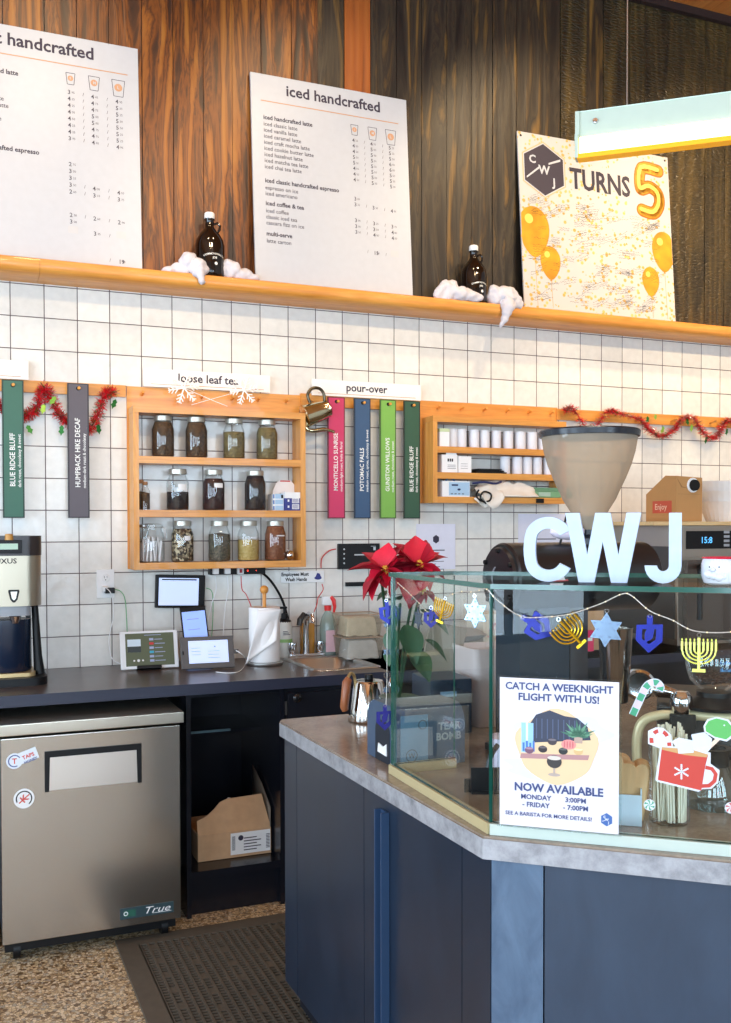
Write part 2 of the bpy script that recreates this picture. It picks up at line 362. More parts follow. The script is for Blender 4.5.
def menu(t,W,H,title,tx,items,prices,cupx,cupz):
    b=B(INK); write(b,title,.070 if tx<.4 else .0725,tx,H-.082,-.0006,INK,.022,align='RIGHT' if tx>.4 else 'LEFT'); b.build('heading',t)
    b=B(COPPER); rect(b,.045,W-.045,H-.125,H-.1205,-.0006,COPPER); b.build('rule_line',t)
    secs=[]
    for it_ in items:
        if it_[2] or not secs: secs.append([])
        secs[-1].append(it_)
    for sec in secs:
      b=B(INK)
      for s,z,bold in sec: write(b,s,.0275 if bold else .0255,.055,z,-.0006,INK if bold else FX,.026 if bold else .010,sx=.97)
      b.build('item_list',t)
    for i,(x,l) in enumerate(zip(cupx,'SML')): b=B(INK); cup_icon(b,x,cupz[i],.044+.010*i,l); b.build('cup_icon',t)
    for z,row in prices:
        b=B(FX)
        for i,p in enumerate(row):
            if p=='#': b3=B(mat('cover_patch',(196,197,200),.4)); rect(b3,cupx[i]-.02,cupx[i]+.02,z-.004,z+.026,-.0006,None); b3.build('cover_patch',t); continue
            if p:
                write(b,p.split('.')[0],.025,cupx[i]-.013,z-.004*i,-.0006,FX,.014); write(b,p.split('.')[1],.013,cupx[i]+.003,z-.004*i+.004,-.0006,FX)
            if i<2 and (len(row)>i+1 and row[i+1]): write(b,'/',.021,(cupx[i]+cupx[i+1])/2,z-.004*i,-.0006,FX)
        b.build('price_row',t)
# iced board
t,W,H=board('menu_board','white menu board headed iced handcrafted, leaning on plank wall','menu board',1.020,1.790,2.594,3.548)
dz=H/ (3.548-2.594)
L='iced handcrafted latte|iced classic latte|iced vanilla latte|iced caramel latte|iced craft mocha latte|iced cookie butter latte|iced hazelnut latte|iced matcha tea latte|iced chai tea latte'.split('|')
z=H-.207; it=[]
for i,s in enumerate(L): it.append((s,z-i*.0280-(.002 if i else 0),i==0))
it+=[('iced classic handcrafted espresso',z-.290,1),('espresso on ice',z-.322,0),('iced americano',z-.349,0),('iced coffee & tea',z-.394,1),('iced coffee',z-.427,0),('classic iced tea',z-.455,0),('cascara fizz on ice',z-.482,0),('multi-serve',z-.532,1),('latte carton',z-.564,0)]
pr=[(z-.040-i*.0268,r) for i,r in enumerate([['4.25','4.75','5.25'],['4.50','5.00','5.50'],['4.50','5.00','5.50'],['5.00','5.50','6.00'],['5.00','5.50','6.00'],['4.50','5.00','5.50'],['4.50','5.00','5.50'],['4.50','5.00','5.50']])]
pr+=[(z-.318,['3.00']),(z-.345,['3.25','3.50','4.00']),(z-.420,['3.00','3.25','3.75']),(z-.448,['3.00','3.50','4.00']),(z-.475,['3.50','4.00','4.50']),(z-.560,['','15.00','#'])]
menu(t,W,H,'iced handcrafted',.165,it,pr,[.497,.588,.682],[z-.002,z-.010,z-.018])
# hot board, cut by the frame on its left
t,W,H=board('menu_board','white menu board headed hot handcrafted, cut off by the left edge','menu board',-.245,.522,2.604,3.556)
z=H-.205
L='hot handcrafted latte|classic latte|vanilla latte|caramel latte|craft mocha latte|cookie butter latte|hazelnut latte|matcha tea latte|chai tea latte'.split('|')
it=[(s,z-i*.0268,i==0) for i,s in enumerate(['             hot handcrafted latte'.strip().rjust(8)])]
it=[(s,z-i*.0280-(.002 if i else 0),i==0) for i,s in enumerate(L)]
it+=[('classic handcrafted espresso',z-.318,1),('espresso',z-.350,0),('americano',z-.379,0),('macchiato',z-.408,0),('cortado',z-.437,0),('coffee & tea',z-.520,1),('drip coffee',z-.560,0),('loose leaf tea',z-.590,0),('multi-serve',z-.690,1),('coffee carton',z-.730,0)]
pr=[(z-.042-i*.0281,r) for i,r in enumerate([['3.95','4.45','4.95'],['4.25','4.75','5.25'],['4.25','4.75','5.25'],['4.50','5.00','5.50'],['4.50','5.00','5.50'],['4.25','4.75','5.25'],['4.25','4.75','5.25'],['3.95','4.45','4.95']])]
pr+=[(z-.348,['2.75']),(z-.377,['3.00']),(z-.406,['3.25']),(z-.435,['3.50','4.00','4.50']),(z-.464,['2.60','3.10','3.75']),(z-.562,['2.30','2.60','2.90']),(z-.590,['3.00']),(z-.626,['#','3.45','#']),(z-.730,['','','19.00'])]
menu(t,W,H,'hot handcrafted',.585,it,pr,[.487,.582,.682],[z+.004,z-.004,z-.012])
# celebration poster board
def poster_mat():
    t=NT('gold_confetti_print'); v=t.coords(); vo=t.add('ShaderNodeTexVoronoi'); vo.inputs['Scale'].default_value=52; t.link(v,vo.inputs['Vector'])
    s=t.add('ShaderNodeSeparateColor'); t.link(vo.outputs['Color'],s.inputs[0])
    th=t.add('ShaderNodeMath',operation='MULTIPLY'); th.inputs[1].default_value=.5; t.link(s.outputs[1],th.inputs[0])
    g=t.add('ShaderNodeMath',operation='LESS_THAN'); t.link(vo.outputs['Distance'],g.inputs[0]); t.link(th.outputs[0],g.inputs[1])
    n=t.noise(2.2,2,v); k=t.add('ShaderNodeMath',operation='GREATER_THAN'); k.inputs[1].default_value=.40; t.link(n.outputs[0],k.inputs[0])
    mu=t.add('ShaderNodeMath',operation='MULTIPLY'); t.link(g.outputs[0],mu.inputs[0]); t.link(k.outputs[0],mu.inputs[1])
    c=t.ramp(s.outputs[2],[(.2,(226,190,110)),(.8,(206,164,86))]); m=t.mixc(mu.outputs[0],lin((196,194,192)),c); t.link(m,t.b.inputs['Base Color']); t.b.inputs['Roughness'].default_value=.4
    return t.m
PM=poster_mat(); GOLD=mat('gold_foil_print',(208,146,30),.4,vary=.3,vs=9); GOLDL=mat('gold_highlight_print',(250,206,96),.4); GOLDD=mat('gold_shadow_print',(196,104,24),.4); SCR=mat('pen_ink',(40,38,42),.7)
t,W,H=board('poster_board','white celebration board with gold confetti, balloons, signatures and TURNS 5','poster',2.408,3.350,2.594,3.500,-.105,-.032,.008,PM)
HX=mat('plum_ink',(54,48,62),.6)
b=B(HX); cx,cz,R=.150,H-.180,.134
hexa=lambda r:[(cx+r*math.sin(PI/3*i),cz+r*math.cos(PI/3*i)) for i in range(6)]
b.poly([(x,-.0006,z) for x,z in hexa(.148)],mat('hexagon_rim',(222,176,130),.5)); b.poly([(x,-.0009,z) for x,z in hexa(.140)],BOARD); b.poly([(x,-.0012,z) for x,z in hexa(R)],HX)
write(b,'C',.058,cx-.088,cz+.028,-.0016,BOARD,.03); write(b,'W',.062,cx-.032,cz-.022,-.0016,BOARD,.03); write(b,'J',.058,cx+.05,cz-.078,-.0016,BOARD,.03)
for q in ((-.105,-.055,-.03,.008),(.028,.03,.1,.062)): 
    b.poly([(cx+q[0],-.0016,cz+q[1]-.0005),(cx+q[2],-.0016,cz+q[3]-.006),(cx+q[2],-.0016,cz+q[3]+.006),(cx+q[0],-.0016,cz+q[1]+.009)],BOARD)
b.build('hexagon_logo',t)
b=B(HX); write(b,'TURNS',.150,.305,H-.250,-.0006,HX,.028,sx=.80); b.build('lettering',t)
b=B(GOLD); S=[(.875,H-.085),(.765,H-.085),(.750,H-.195),(.81,H-.18),(.865,H-.21),(.870,H-.27),(.83,H-.32),(.755,H-.312)]
def fat(b,S,r,y,m,k=6,mirror=False):
    Q=[Vector((p[0],0,p[1])) for p in S]; QQ=[]
    for p,q in zip(Q,Q[1:]):
        for j in range(k): QQ.append(p.lerp(q,j/k))
    QQ.append(Q[-1])
    for p,q in zip(QQ,QQ[1:]):
        d=(q-p).normalized(); n=Vector((-d.z,0,d.x))*r; b.poly([(p+n).x and (p.x+n.x,y,p.z+n.z),(p.x-n.x,y,p.z-n.z),(q.x-n.x,y,q.z-n.z),(q.x+n.x,y,q.z+n.z)],m)
    for p in QQ: disc(b,p.x,p.z,r,y-.00001,m,14)
S=[(p.x,p.z) for p in catmull([(a,0,c) for a,c in S],4)]
fat(b,S,.036,-.0006,GOLDD,1); fat(b,S,.029,-.0012,GOLD,1); fat(b,[(x-.006,z+.006) for x,z in S],.011,-.0018,GOLDL,1); b.build('balloon_number',t)
for (x,z,r,cut) in ((.075,.42,.112,0),(.165,.262,.074,0),(.885,.40,.094,0),(.79,.225,.068,0)):
    b=B(GOLD); pts=[]
    for i in range(28):
        a=2*PI*i/28; k=1 if math.sin(a)>0 else 1.35; pts.append((min(W-.002,max(.002,x+r*.82*math.cos(a)*(1-.25*max(0,-math.sin(a))**2))),-.0006,z+r*k*math.sin(a)))
    b.poly(pts,GOLD); b.poly([(x-.008,-.0006,z-r*1.42),(x+.008,-.0006,z-r*1.42),(x,-.0006,z-r*1.3)],GOLD); disc(b,min(W-.03,x-r*.25),z+r*.4,r*.22,-.001,GOLDL); 
    b.poly([(x-.001,-.0006,z-r*1.4),(x+.001,-.0006,z-r*1.4),(x+.006,-.0006,.02),(x+.004,-.0006,.02)],GOLD); b.build('printed_balloon',t)
b=B(SCR); r2=random.Random(3)
for k in range(150):
    x=r2.uniform(.03,W-.12); z=r2.uniform(.03,H-.33) if k%9 else r2.uniform(H-.3,H-.04)
    if z>H-.33 and (x<.32 or x>.3): 
        if not(.33<x<.6 and z>H-.06): continue
    a=r2.uniform(-.1,.7) if k%3 else 0; nl=r2.choice((1,2,3)); Ln=r2.uniform(.04,.10)
    for q in range(nl):
        px,pz=x,z-q*.012
        while px<x+Ln:
            dx=r2.uniform(.003,.008); nz=z-q*.012+(px+dx-x)*a+r2.uniform(-.004,.004)
            if px+dx<W-.01: b.poly([(px,-.0009,pz-.0006),(px+dx,-.0009,nz-.0006),(px+dx,-.0009,nz+.0007),(px,-.0009,pz+.0007)],SCR)
            px+=dx+(.004 if r2.random()<.2 else 0); pz=nz
o=b.build('signatures',t); o['kind']='stuff'
b=B(BLACK); 
for x,z in ((.02,H-.02),(W-.02,H-.02)): disc(b,x,z,.006,-.0009,BLACK,10)
b.build('corner_hole',t)
# ============================================================ GROWLERS + COTTON
AMB=mat('dark_amber_glass',(20,11,7),.08,spec=.6)
def growler(x,y,label):
    t=thing('growler_bottle',label,'bottle',(x,y,LZ),0)
    b=B(AMB); b.lathe([(0,.003),(.053,0),(.061,.006),(.0635,.02),(.0635,.140),(.059,.165),(.044,.192),(.026,.212),(.019,.225),(.0185,.25),(.021,.253),(.021,.262),(0,.262)],32,AMB)
    b.build('bottle_body',t,ang=60)
    b=B(WHITE); b.lathe([(.021,.258),(.0225,.26),(.0225,.279),(.019,.284),(0,.285)],24,WHITE); b.build('screw_cap',t)
    b=B(AMB); b.tube([(.017,0,.236),(.034,-.004,.243),(.045,-.006,.232),(.043,-.006,.215),(.033,-.002,.2)],.0055,8,AMB); b.build('handle',t)
    b=B(WHITEINK)
    def bend(s,size,z,sp=1.,bold=.02,arc=0):
        V,P=glyphs(s,size,bold,0,'CENTER',sp); vs=[]
        for v in V:
            a=-PI/2+v[0]/.0642+.12; vs.append(b.v((.0642*math.cos(a),.0642*math.sin(a),z+v[1]-arc*v[0]**2)))
        for p in P: b.f([vs[i] for i in p])
    bend('COMMONWEALTH',.0115,.090,1.0,.008,4.); bend('JOE',.0125,.073); 
    for k in range(12):
        a=-PI/2+.18+math.cos(2*PI*k/12)*.1
    pts=[b.v((.0642*math.cos(-PI/2+.2+.11*math.cos(2*PI*k/14)),.0642*math.sin(-PI/2+.2+.11*math.cos(2*PI*k/14)),.053+.0068*math.sin(2*PI*k/14))) for k in range(14)]; b.f(pts)
    b.build('bottle_print',t)
    return t
growler(.815,-.10,'dark growler bottle with white cap in cotton, between the two menu boards')
growler(2.122,-.10,'dark growler bottle with white cap in cotton, left of the celebration board')
COT=mat('cotton_wool',(206,204,212),.95,sub=.1)
def cotton(pts,label,seed,tail=None):
    b=B(COT); rr=random.Random(seed)
    c0=Vector(pts[0][0])
    for (p,r,sq) in pts:
        b.ball(Vector(p)-c0,r,COT,20,sq)
    if tail: b.tube([Vector(q)-c0 for q in tail[0]],tail[1],10,COT)
    me_o=b.build('cotton_wool',loc=c0,dedup=True)
    d=me_o.modifiers.new('r','REMESH'); d.mode='VOXEL'; d.voxel_size=.0045; d.use_smooth_shade=True
    tx=bpy.data.textures.new('n','CLOUDS'); tx.noise_scale=.035; e=me_o.modifiers.new('d','DISPLACE'); e.texture=tx; e.strength=.03; e.mid_level=.3; g_=me_o.modifiers.new('s','SMOOTH'); g_.iterations=5; g_.factor=.6
    tag(me_o,label,'cotton wool'); return me_o
cotton([((.685,-.12,2.612),.028,(1.8,1,.8)),((.715,-.13,2.645),.036,(1,.8,1.1)),((.755,-.150,2.622),.036,(1.1,.7,1)),((.64,-.12,2.603),.018,(2,1,.6))],'white cotton wool tuft left of the bottle between the menu boards',1,
 ([(.75,-.165,2.60),(.758,-.178,2.575),(.765,-.176,2.552),(.775,-.172,2.56)],[.02,.013,.007,.003]))
cotton([((.905,-.12,2.635),.036,(1.2,.8,1.0)),((.95,-.12,2.618),.032,(1.6,.8,.8)),((1.00,-.13,2.606),.018,(1.4,.8,.7))],'white cotton wool tuft right of the bottle between the menu boards',2)
cotton([((1.97,-.13,2.635),.040,(1.5,.8,1.1)),((1.93,-.13,2.612),.030,(1.3,.8,.9)),((2.03,-.15,2.625),.036,(1.5,.6,.8)),((1.985,-.13,2.668),.022,(1.2,.8,1)),((2.085,-.160,2.612),.026,(1.9,.5,.8))],'white cotton wool tuft left of the bottle beside the celebration board',3)
cotton([((2.225,-.14,2.635),.036,(1.2,.8,1.2)),((2.275,-.15,2.635),.042,(1.4,.7,1.1)),((2.325,-.155,2.605),.03,(1.3,.6,1))],'white cotton wool tuft trailing over the ledge beside the celebration board',4,
 ([(2.27,-.165,2.60),(2.268,-.183,2.57),(2.255,-.180,2.53),(2.235,-.176,2.49),(2.228,-.174,2.478)],[.034,.028,.016,.009,.003]))
# ============================================================ PENDANT LIGHT
th_l=math.atan2(-.663,.749); pv=Vector((math.cos(th_l),math.sin(th_l),0))
hd=ray(577,140); p0=CAM+hd*2.45
# solve the fixture's height from its left end
TL=CAM+ray(577,113)*2.45; BL=CAM+ray(577,160)*2.45; Hh=TL.z-BL.z; LEN=1.5
t=thing('pendant_light','long linear glass pendant light hanging in front of the plank wall','light',(BL.x,BL.y,BL.z),th_l)
PG=mat('frosted_green_glass',(184,200,186),.25,spec=.6); TUBE=mat('lamp_diffuser',(255,244,205),.5,emit=3.2,ecol=(255,236,175)); AMBG=mat('amber_diffuser_edge',(226,160,20),.4,emit=.9,ecol=(255,170,16))
b=B(PG); b.box(0,LEN,-.004,.004,Hh*.44,Hh,PG); b.box(0,LEN,-.0055,.0055,Hh*.985,Hh,mat('pale_glass_edge',(214,240,226),.3)); b.build('glass_panel',t)
b=B(TUBE); b.box(.006,LEN,-.014,.014,Hh*.08,Hh*.44,TUBE,bev=.004); b.build('light_tube',t)
b=B(AMBG); b.box(.002,LEN,-.016,.016,-.002,Hh*.08,AMBG); b.build('lower_rail',t)
b=B(CHROME); b.box(-.004,.004,-.017,.017,0,Hh*.5,PG); b.box(-.004,.006,-.008,.008,Hh*.5,Hh,PG); b.build('end_plate',t)
b=B(CHROME); b.at(TR(.045,-.004,Hh*.76)@RX(PI/2)).lathe([(0,.006),(.006,.005),(.008,0)],14,CHROME); b.build('screw',t)
d=onP(627,105,(BL.x,BL.y),(BL.x+pv.x,BL.y+pv.y)); u=(d-BL).dot(pv)
for q in (u,LEN-.2):
    b=B(STEEL); b.tube([(q,0,Hh),(q,0,CEIL+.03-BL.z)],.0016,6,STEEL); b.build('hanging_cable',t)
# ============================================================ PEG RAILS
def pegs(t,xs,z,y,dz=.0,L=.035):
    for x in xs:
        b=B(OAKZ); b.tube([(x,y,z),(x,y-L,z+.010)],[.0055,.0065],10,OAKZ); b.build('peg',t)
def rail(label,x0,x1,xs,z0=2.071,z1=2.121):
    t=thing('peg_rail',label,'rail',(x0,0,z0)); b=B(OAK); b.box(0,x1-x0,-.02,-.001,0,z1-z0,OAK,bev=.002); b.build('rail_board',t); pegs(t,[x-x0 for x in xs],2.083-z0,-.018,L=.056); return t
rail('wooden peg rail at the left edge holding the upright green and grey roast boards',-.6,.465,[-.45,.005,.264],2.071,2.121)
rail('wooden peg rail between the two wall shelves, holding four coloured roast boards',1.26,1.87,[1.30,1.425,1.557,1.69,1.815],2.070,2.128)
rail('wooden peg rail behind the big grinder hopper, hung with red tinsel',2.655,4.6,[onY(px,0+(412+ (px-600)*.075),-.02).x for px in (600,636,671,710)]+[4.0,4.2],2.062,2.119)
# roast boards
def strip(x0,x1,c,ink,l1,l2,label,z0=1.55,z1=2.113):
    xc=(x0+x1)/2-.0065; t=thing('roast_board',label,'sign board',(xc,-.064,z0),0,None); w=(x1-x0)/2; H=z1-z0
    m=mat('paint_'+label[:14].replace(' ','_'),c,.5); e=mat('edge_'+label[:14].replace(' ','_'),tuple(int(k*.55) for k in c),.5)
    b=B(m,e); b.box(-w,w,0,.008,0,H,e,bev=.001); b.box(-w+.006,w-.006,-.0006,0,.005,H-.005,m); b.build('board',t)
    b=B(ink); write(b,l1,.029,.006,.128,-.0012,ink,.016,up=True,sx=.9); b.build('lettering',t)
    b=B(ink); write(b,l2,.0172,.029,.125,-.0012,ink,.010,up=True); b.build('small_lettering',t)
    b=B(BLACK); disc(b,.0,H-.022,.0085,-.0009,BLACK,14); b.build('peg_hole',t); return t
WI=WHITEINK
strip(-.032,.052,(56,104,84),WI,'BLUE RIDGE BLUFF','dark roast, chocolatey & sweet','muted green upright roast board at the far left, reading BLUE RIDGE BLUFF')
strip(.224,.311,(92,84,90),WI,'HUMPBACK HIKE DECAF','medium-dark roast & chocolatey','grey upright roast board reading HUMPBACK HIKE DECAF')
strip(1.382,1.468,(206,52,98),WI,'MONTICELLO SUNRISE','medium-light roast, fruits & floral','pink upright roast board reading MONTICELLO SUNRISE')
strip(1.514,1.598,(54,84,118),WI,'POTOMAC FALLS','medium roast, spices, chocolatey & sweet','dark blue upright roast board reading POTOMAC FALLS')
strip(1.646,1.730,(124,178,76),WI,'GUNSTON WILLOWS','medium roast, chocolatey & sweet','light green upright roast board reading GUNSTON WILLOWS')
strip(1.771,1.857,(48,86,62),WI,'BLUE RIDGE BLUFF','dark roast, chocolatey & sweet','dark green upright roast board on the right of the four, reading BLUE RIDGE BLUFF')
# white header signs
def header(x0,x1,z0,z1,s,tx,label,al='CENTER'):
    t=thing('header_sign',label,'sign',(x0,-.03,z0)); b=B(mat('bright_sign_board',(246,243,236),.5)); b.box(0,x1-x0,0,.006,0,z1-z0,None); b.build('sign_panel',t)
    b=B(COPPER); rect(b,.03,x1-x0-.03,.010,.0125,-.0006,COPPER); b.build('rule_line',t)
    if s: b=B(INK); write(b,s,.051,tx,.027,-.0006,INK,.022,align=al); b.build('lettering',t)
    return t
header(-.45,.067,2.121,2.198,'',.19,'white header sign at the left edge above the green roast board','CENTER')
header(.539,1.109,2.121,2.198,'loose leaf tea',.285,'white header sign reading loose leaf tea')
header(1.311,1.872,2.121,2.196,'pour-over',.275,'white header sign reading pour-over')
# tinsel
TR_=mat('red_tinsel',(226,28,42),.3,.25,vary=.4,vs=60); TS=mat('silver_tinsel',(220,200,205),.2,.9); TG=mat('green_tinsel_leaf',(48,120,52),.3,.5); TGL=mat('lime_tinsel_leaf',(150,196,80),.3,.4)
def tinsel(path,label,seed,leaves,dens=1300):
    P=catmull(path,10); r=random.Random(seed); c0=P[0].copy(); t=thing('tinsel_garland',label,'garland',c0)
    b=B(TR_,TS,TG)
    b.tube([p-c0 for p in P],.0015,4,TR_)
    L=sum((q-p).length for p,q in zip(P,P[1:]))
    for k in range(int(L*dens)*2):
        i=r.randrange(len(P)-1); p=P[i].lerp(P[i+1],r.random())-c0; d=Vector((r.gauss(0,1),r.gauss(0,.35 if seed==5 else 1),r.gauss(0,1))).normalized(); l=r.uniform(.016,.036); w=d.orthogonal().normalized()*.0019
        m=TS if r.random()<.24 else (TG if r.random()<.12 else TR_)
        q=p+d*l; b.poly([p-w,p+w,q+w*.6,q-w*.6],m)
    o=b.build('tinsel_strands',t,recalc=False); o['kind']='stuff'
    for i,(px,pz,m) in enumerate(leaves):
        b=B(m); pts=[(0,0,0),(.010,-.004,-.010),(.007,-.002,-.020),(.012,0,-.028),(.004,0,-.036),(0,0,-.046),(-.004,0,-.036),(-.012,0,-.028),(-.007,-.002,-.020),(-.010,-.004,-.010)]
        b.M=TR(px-c0.x,-.055-c0.y,pz-c0.z)@RY(r.uniform(-.6,.6))@RX(r.uniform(-.5,.5)); b.poly(pts,m); b.build('foil_leaf',t,recalc=False)
def W_(px,py,y=-.06): return onY(px,py,y)
tinsel([W_(px,py,-.036) for px,py in ((-12,398),(1,407),(14,417),(28,415),(38,405),(43,389),(48,392),(56,409),(66,421),(80,430),(92,427),(99,412),(105,394),(113,392))],'red tinsel garland looping over the left peg rail and roast boards',5,
 [(W_(27,425).x,W_(27,425).z,TG),(W_(44,404).x,W_(44,404).z,TGL),(W_(56,396).x,W_(56,396).z,TGL),(W_(62,425).x,W_(62,425).z,TG),(W_(98,424).x,W_(98,424).z,TG),(W_(116,399).x,W_(116,399).z,TG)])
tinsel([W_(566,411),W_(573,409),W_(590,430),W_(608,412),W_(618,413),W_(640,420),W_(650,430),W_(662,436),W_(674,430),W_(683,418),W_(694,419),W_(703,432),W_(715,438),W_(724,424),W_(731,420),W_(742,425),W_(760,440)],'red tinsel garland looping along the peg rail right of the grinder hopper',6,
 [(W_(px,py).x,W_(px,py).z,m) for px,py,m in ((648,416,TG),(656,414,TGL),(664,426,TGL),(687,418,TG),(692,424,TGL),(707,436,TG),(727,428,TG))])
# ============================================================ TEA SHELF
D0=-.13
def wall_shelf(name,label,x0,x1,z0,z1,shelves,back,pegx,sw=.024):
    """open case: sides, top, bottom, shelves at the given heights, and a back rail with pegs"""
    t=thing(name,label,'shelf',(x0,0,z0)); W=x1-x0; H=z1-z0; y0,y1=D0,-.012
    b=B(OAK); b.box(back[0]-x0,back[1]-x0,-.012,-.001,back[2]-z0,back[3]-z0,OAK) ; b.build('top_rail',t)
    pegs(t,[x-x0 for x in pegx],back[3]-z0-.035,-.012)
    for a in (0,W-sw):
        b=B(OAKZ); b.box(a,a+sw,y0,y1,0,H-.0285,OAKZ,bev=.001); b.build('side_panel',t)
    b=B(OAK); b.box(0,W,y0,y1,H-.028,H,OAK); b.build('top_panel',t)
    b=B(OAK); b.box(sw,W-sw,y0,y1,0,.0295,OAK); b.build('bottom_panel',t)
    for zz in shelves: b=B(OAK); b.box(sw,W-sw,y0,y1,zz-.031-z0,zz-.0008-z0,OAK); b.build('shelf_board',t)
    for q in ((back[0]-x0,.004),):
        b=B(OAKZ); b.box(q[0],q[1],-.012,-.001,0,back[2]-z0,OAKZ); b.build('back_stile',t)
    return t
S1,S2,S0=1.813,1.585,1.361
wall_shelf('tea_shelf','oak wall shelf with three tiers of tea jars',.476,1.244,1.330,2.024,[S1,S2],(.470,1.262,2.024,2.119),[onY(px,py,-.02).x for px,py in ((142,392),(202,394),(232,397),(258,398),(286,401))])
# snowflakes
SNOW=mat('snowflake_white',(248,246,240),.6)
def snowflake(px,py,r,label):
    c=onY(px,py,-.065); t=thing('snowflake_ornament',label,'ornament',c); b=B(SNOW)
    for k in range(6):
        a=k*PI/3+.2; d=Vector((math.cos(a),0,math.sin(a))); n=Vector((-d.z,0,d.x))
        b.tube([d*.0,d*r],.0032,6)
        for u,l in ((.38,.32),(.62,.30),(.85,.2)):
            for s_ in (-1,1): b.tube([d*r*u,d*r*(u+l*.7)+n*s_*r*l*.75],.0026,6)
    b.build('snowflake',t); b=B(SNOW); e=onY(214 if px<214 else 205,401,-.065)-c; b.tube([(0,0,0),(e.x,0,e.z),(e.x+(.06 if px<214 else -.06),0,e.z-.02)],.0014,5); b.build('string',t)
snowflake(184,388,.070,'white snowflake decoration over the left end of the loose leaf tea sign')
snowflake(244,390,.066,'white snowflake decoration over the right end of the loose leaf tea sign')
# jars
JG=clear('jar_glass',(252,253,253),base=.07); LIDM=mat('zinc_lid',(186,182,170),.35,.7)
def fillmat(name,c1,c2,c3,sc=280):
    if name in MATS: return MATS[name]
    t=NT(name); v=t.coords(); vo=t.add('ShaderNodeTexVoronoi'); vo.inputs['Scale'].default_value=sc; t.link(v,vo.inputs['Vector']); s=t.add('ShaderNodeSeparateColor'); t.link(vo.outputs['Color'],s.inputs[0])
    c=t.ramp(s.outputs[0],[(.1,c1),(.5,c2),(.9,c3)]); t.link(c,t.b.inputs['Base Color']); t.b.inputs['Roughness'].default_value=.8; t.bump(vo.outputs['Distance'],.5,.003); MATS[name]=t.m; return t.m
def jar(px,zbase,fill,fm,label,lab=None,h=.178,r=.0485,y=-.070,dk=None):
    c=onY(px,450,y); t=thing('mason_jar',label,'jar',(c.x,y,zbase))
    b=B(JG); b.lathe([(0,.001),(r-.004,.0),(r,.006),(r,h*.66),(r-.004,h*.73),(r*.78,h*.82),(r*.72,h*.86),(r*.72,h*.93)],28,JG); b.build('jar_glass',t,ang=60)
    b=B(fm); q=r-.0025; f=h*fill; pr=[(0,.003),(q-.003,.003),(q,.008),(q,min(f,h*.66))]
    if f>h*.70: pr+=[(q*.8,f),(0,f+.002)]
    else: pr+=[(0,f+.003)]
    b.lathe(pr,24,fm); b.build('contents',t)
    b=B(LIDM); b.lathe([(r*.74,h*.87),(r*.80,h*.875),(r*.80,h*.985),(r*.74,h),(0,h)],28,LIDM); b.build('jar_lid',t)
    if lab:
        z0,z1,w=lab; b=B(PAPER); n=8
        A=[-PI/2+.25+(i/n-.5)*w for i in range(n+1)]; V=[[b.v(((r+.0006)*math.cos(a),(r+.0006)*math.sin(a),z)) for a in A] for z in (z0,z1)]
        for i in range(n): b.f([V[0][i],V[0][i+1],V[1][i+1],V[1][i]],PAPER)
        b.build('paper_label',t)
    return t
f1=fillmat('dark_tea',(28,18,14),(60,42,28),(112,84,52)); f2=fillmat('olive_tea',(72,62,34),(110,96,60),(150,134,86)); f3=fillmat('black_tea',(14,12,16),(30,24,26),(56,42,36)); f4=fillmat('mixed_tea',(30,24,20),(96,80,58),(214,200,166),110)
f5=fillmat('grey_green_tea',(54,52,44),(90,86,72),(128,120,100)); f6=fillmat('pale_chamomile',(170,138,66),(200,172,96),(222,198,132)); f7=fillmat('red_brown_rooibos',(90,44,26),(130,74,44),(160,104,70)); f8=fillmat('ruby_tea',(24,10,14),(44,22,24),(70,34,30))
jar(163,S1,.84,f1,'first mason jar from the left on the top tier, brown tea'); jar(196.5,S1,.86,f1,'second mason jar from the left on the top tier, full of dark tea')
jar(234,S1,.66,f2,'third mason jar on the top tier, pale olive tea filled two thirds'); jar(267,S1,.80,f2,'rightmost mason jar on the top tier, olive tea nearly full')
jar(177.5,S2,.44,f3,'half empty mason jar of black tea on the middle tier',(.085,.112,.85)); jar(213.5,S2,.78,f8,'mason jar with white label on its neck, centre of the middle tier',(.098,.118,.9)); jar(255,S2,.86,f3,'unlabelled full mason jar of black tea on the middle tier')
jar(182,S0,.80,f4,'mason jar of speckled black and cream tea on the bottom tier',(.092,.112,.6)); jar(219,S0,.68,f5,'mason jar of grey green tea, middle of the bottom tier'); jar(248,S0,.52,f6,'mason jar of pale yellow tea on the bottom tier',(.100,.106,.7)); jar(275,S0,.86,f7,'mason jar of reddish brown tea, right end of the bottom tier',(.108,.113,.9))
# corked spice bottle and its taller neighbour
CORK=mat('cork',(176,128,86),.8)
def vial(px,y,h,r,label):
    c=onY(px,480,y); t=thing('spice_bottle',label,'bottle',(c.x,y,S2)); b=B(JG); b.lathe([(0,0),(r,0),(r,h*.66),(r*.55,h*.8),(r*.55,h*.92),(r*.62,h*.93),(r*.62,h*.95)],20,JG); b.build('bottle_glass',t,ang=60)
    b=B(f1); b.lathe([(0,.002),(r-.002,.002),(r-.002,h*.6),(0,h*.62)],18,f1); b.build('contents',t); b=B(CORK); b.lathe([(r*.5,h*.88),(r*.52,h),(0,h)],16,CORK); b.build('cork',t)
vial(145,-.095,.120,.021,'small corked glass bottle of dark spice at the left end of the middle tier'); vial(141.0,-.045,.130,.02,'taller corked bottle behind the small one at the left of the middle tier')
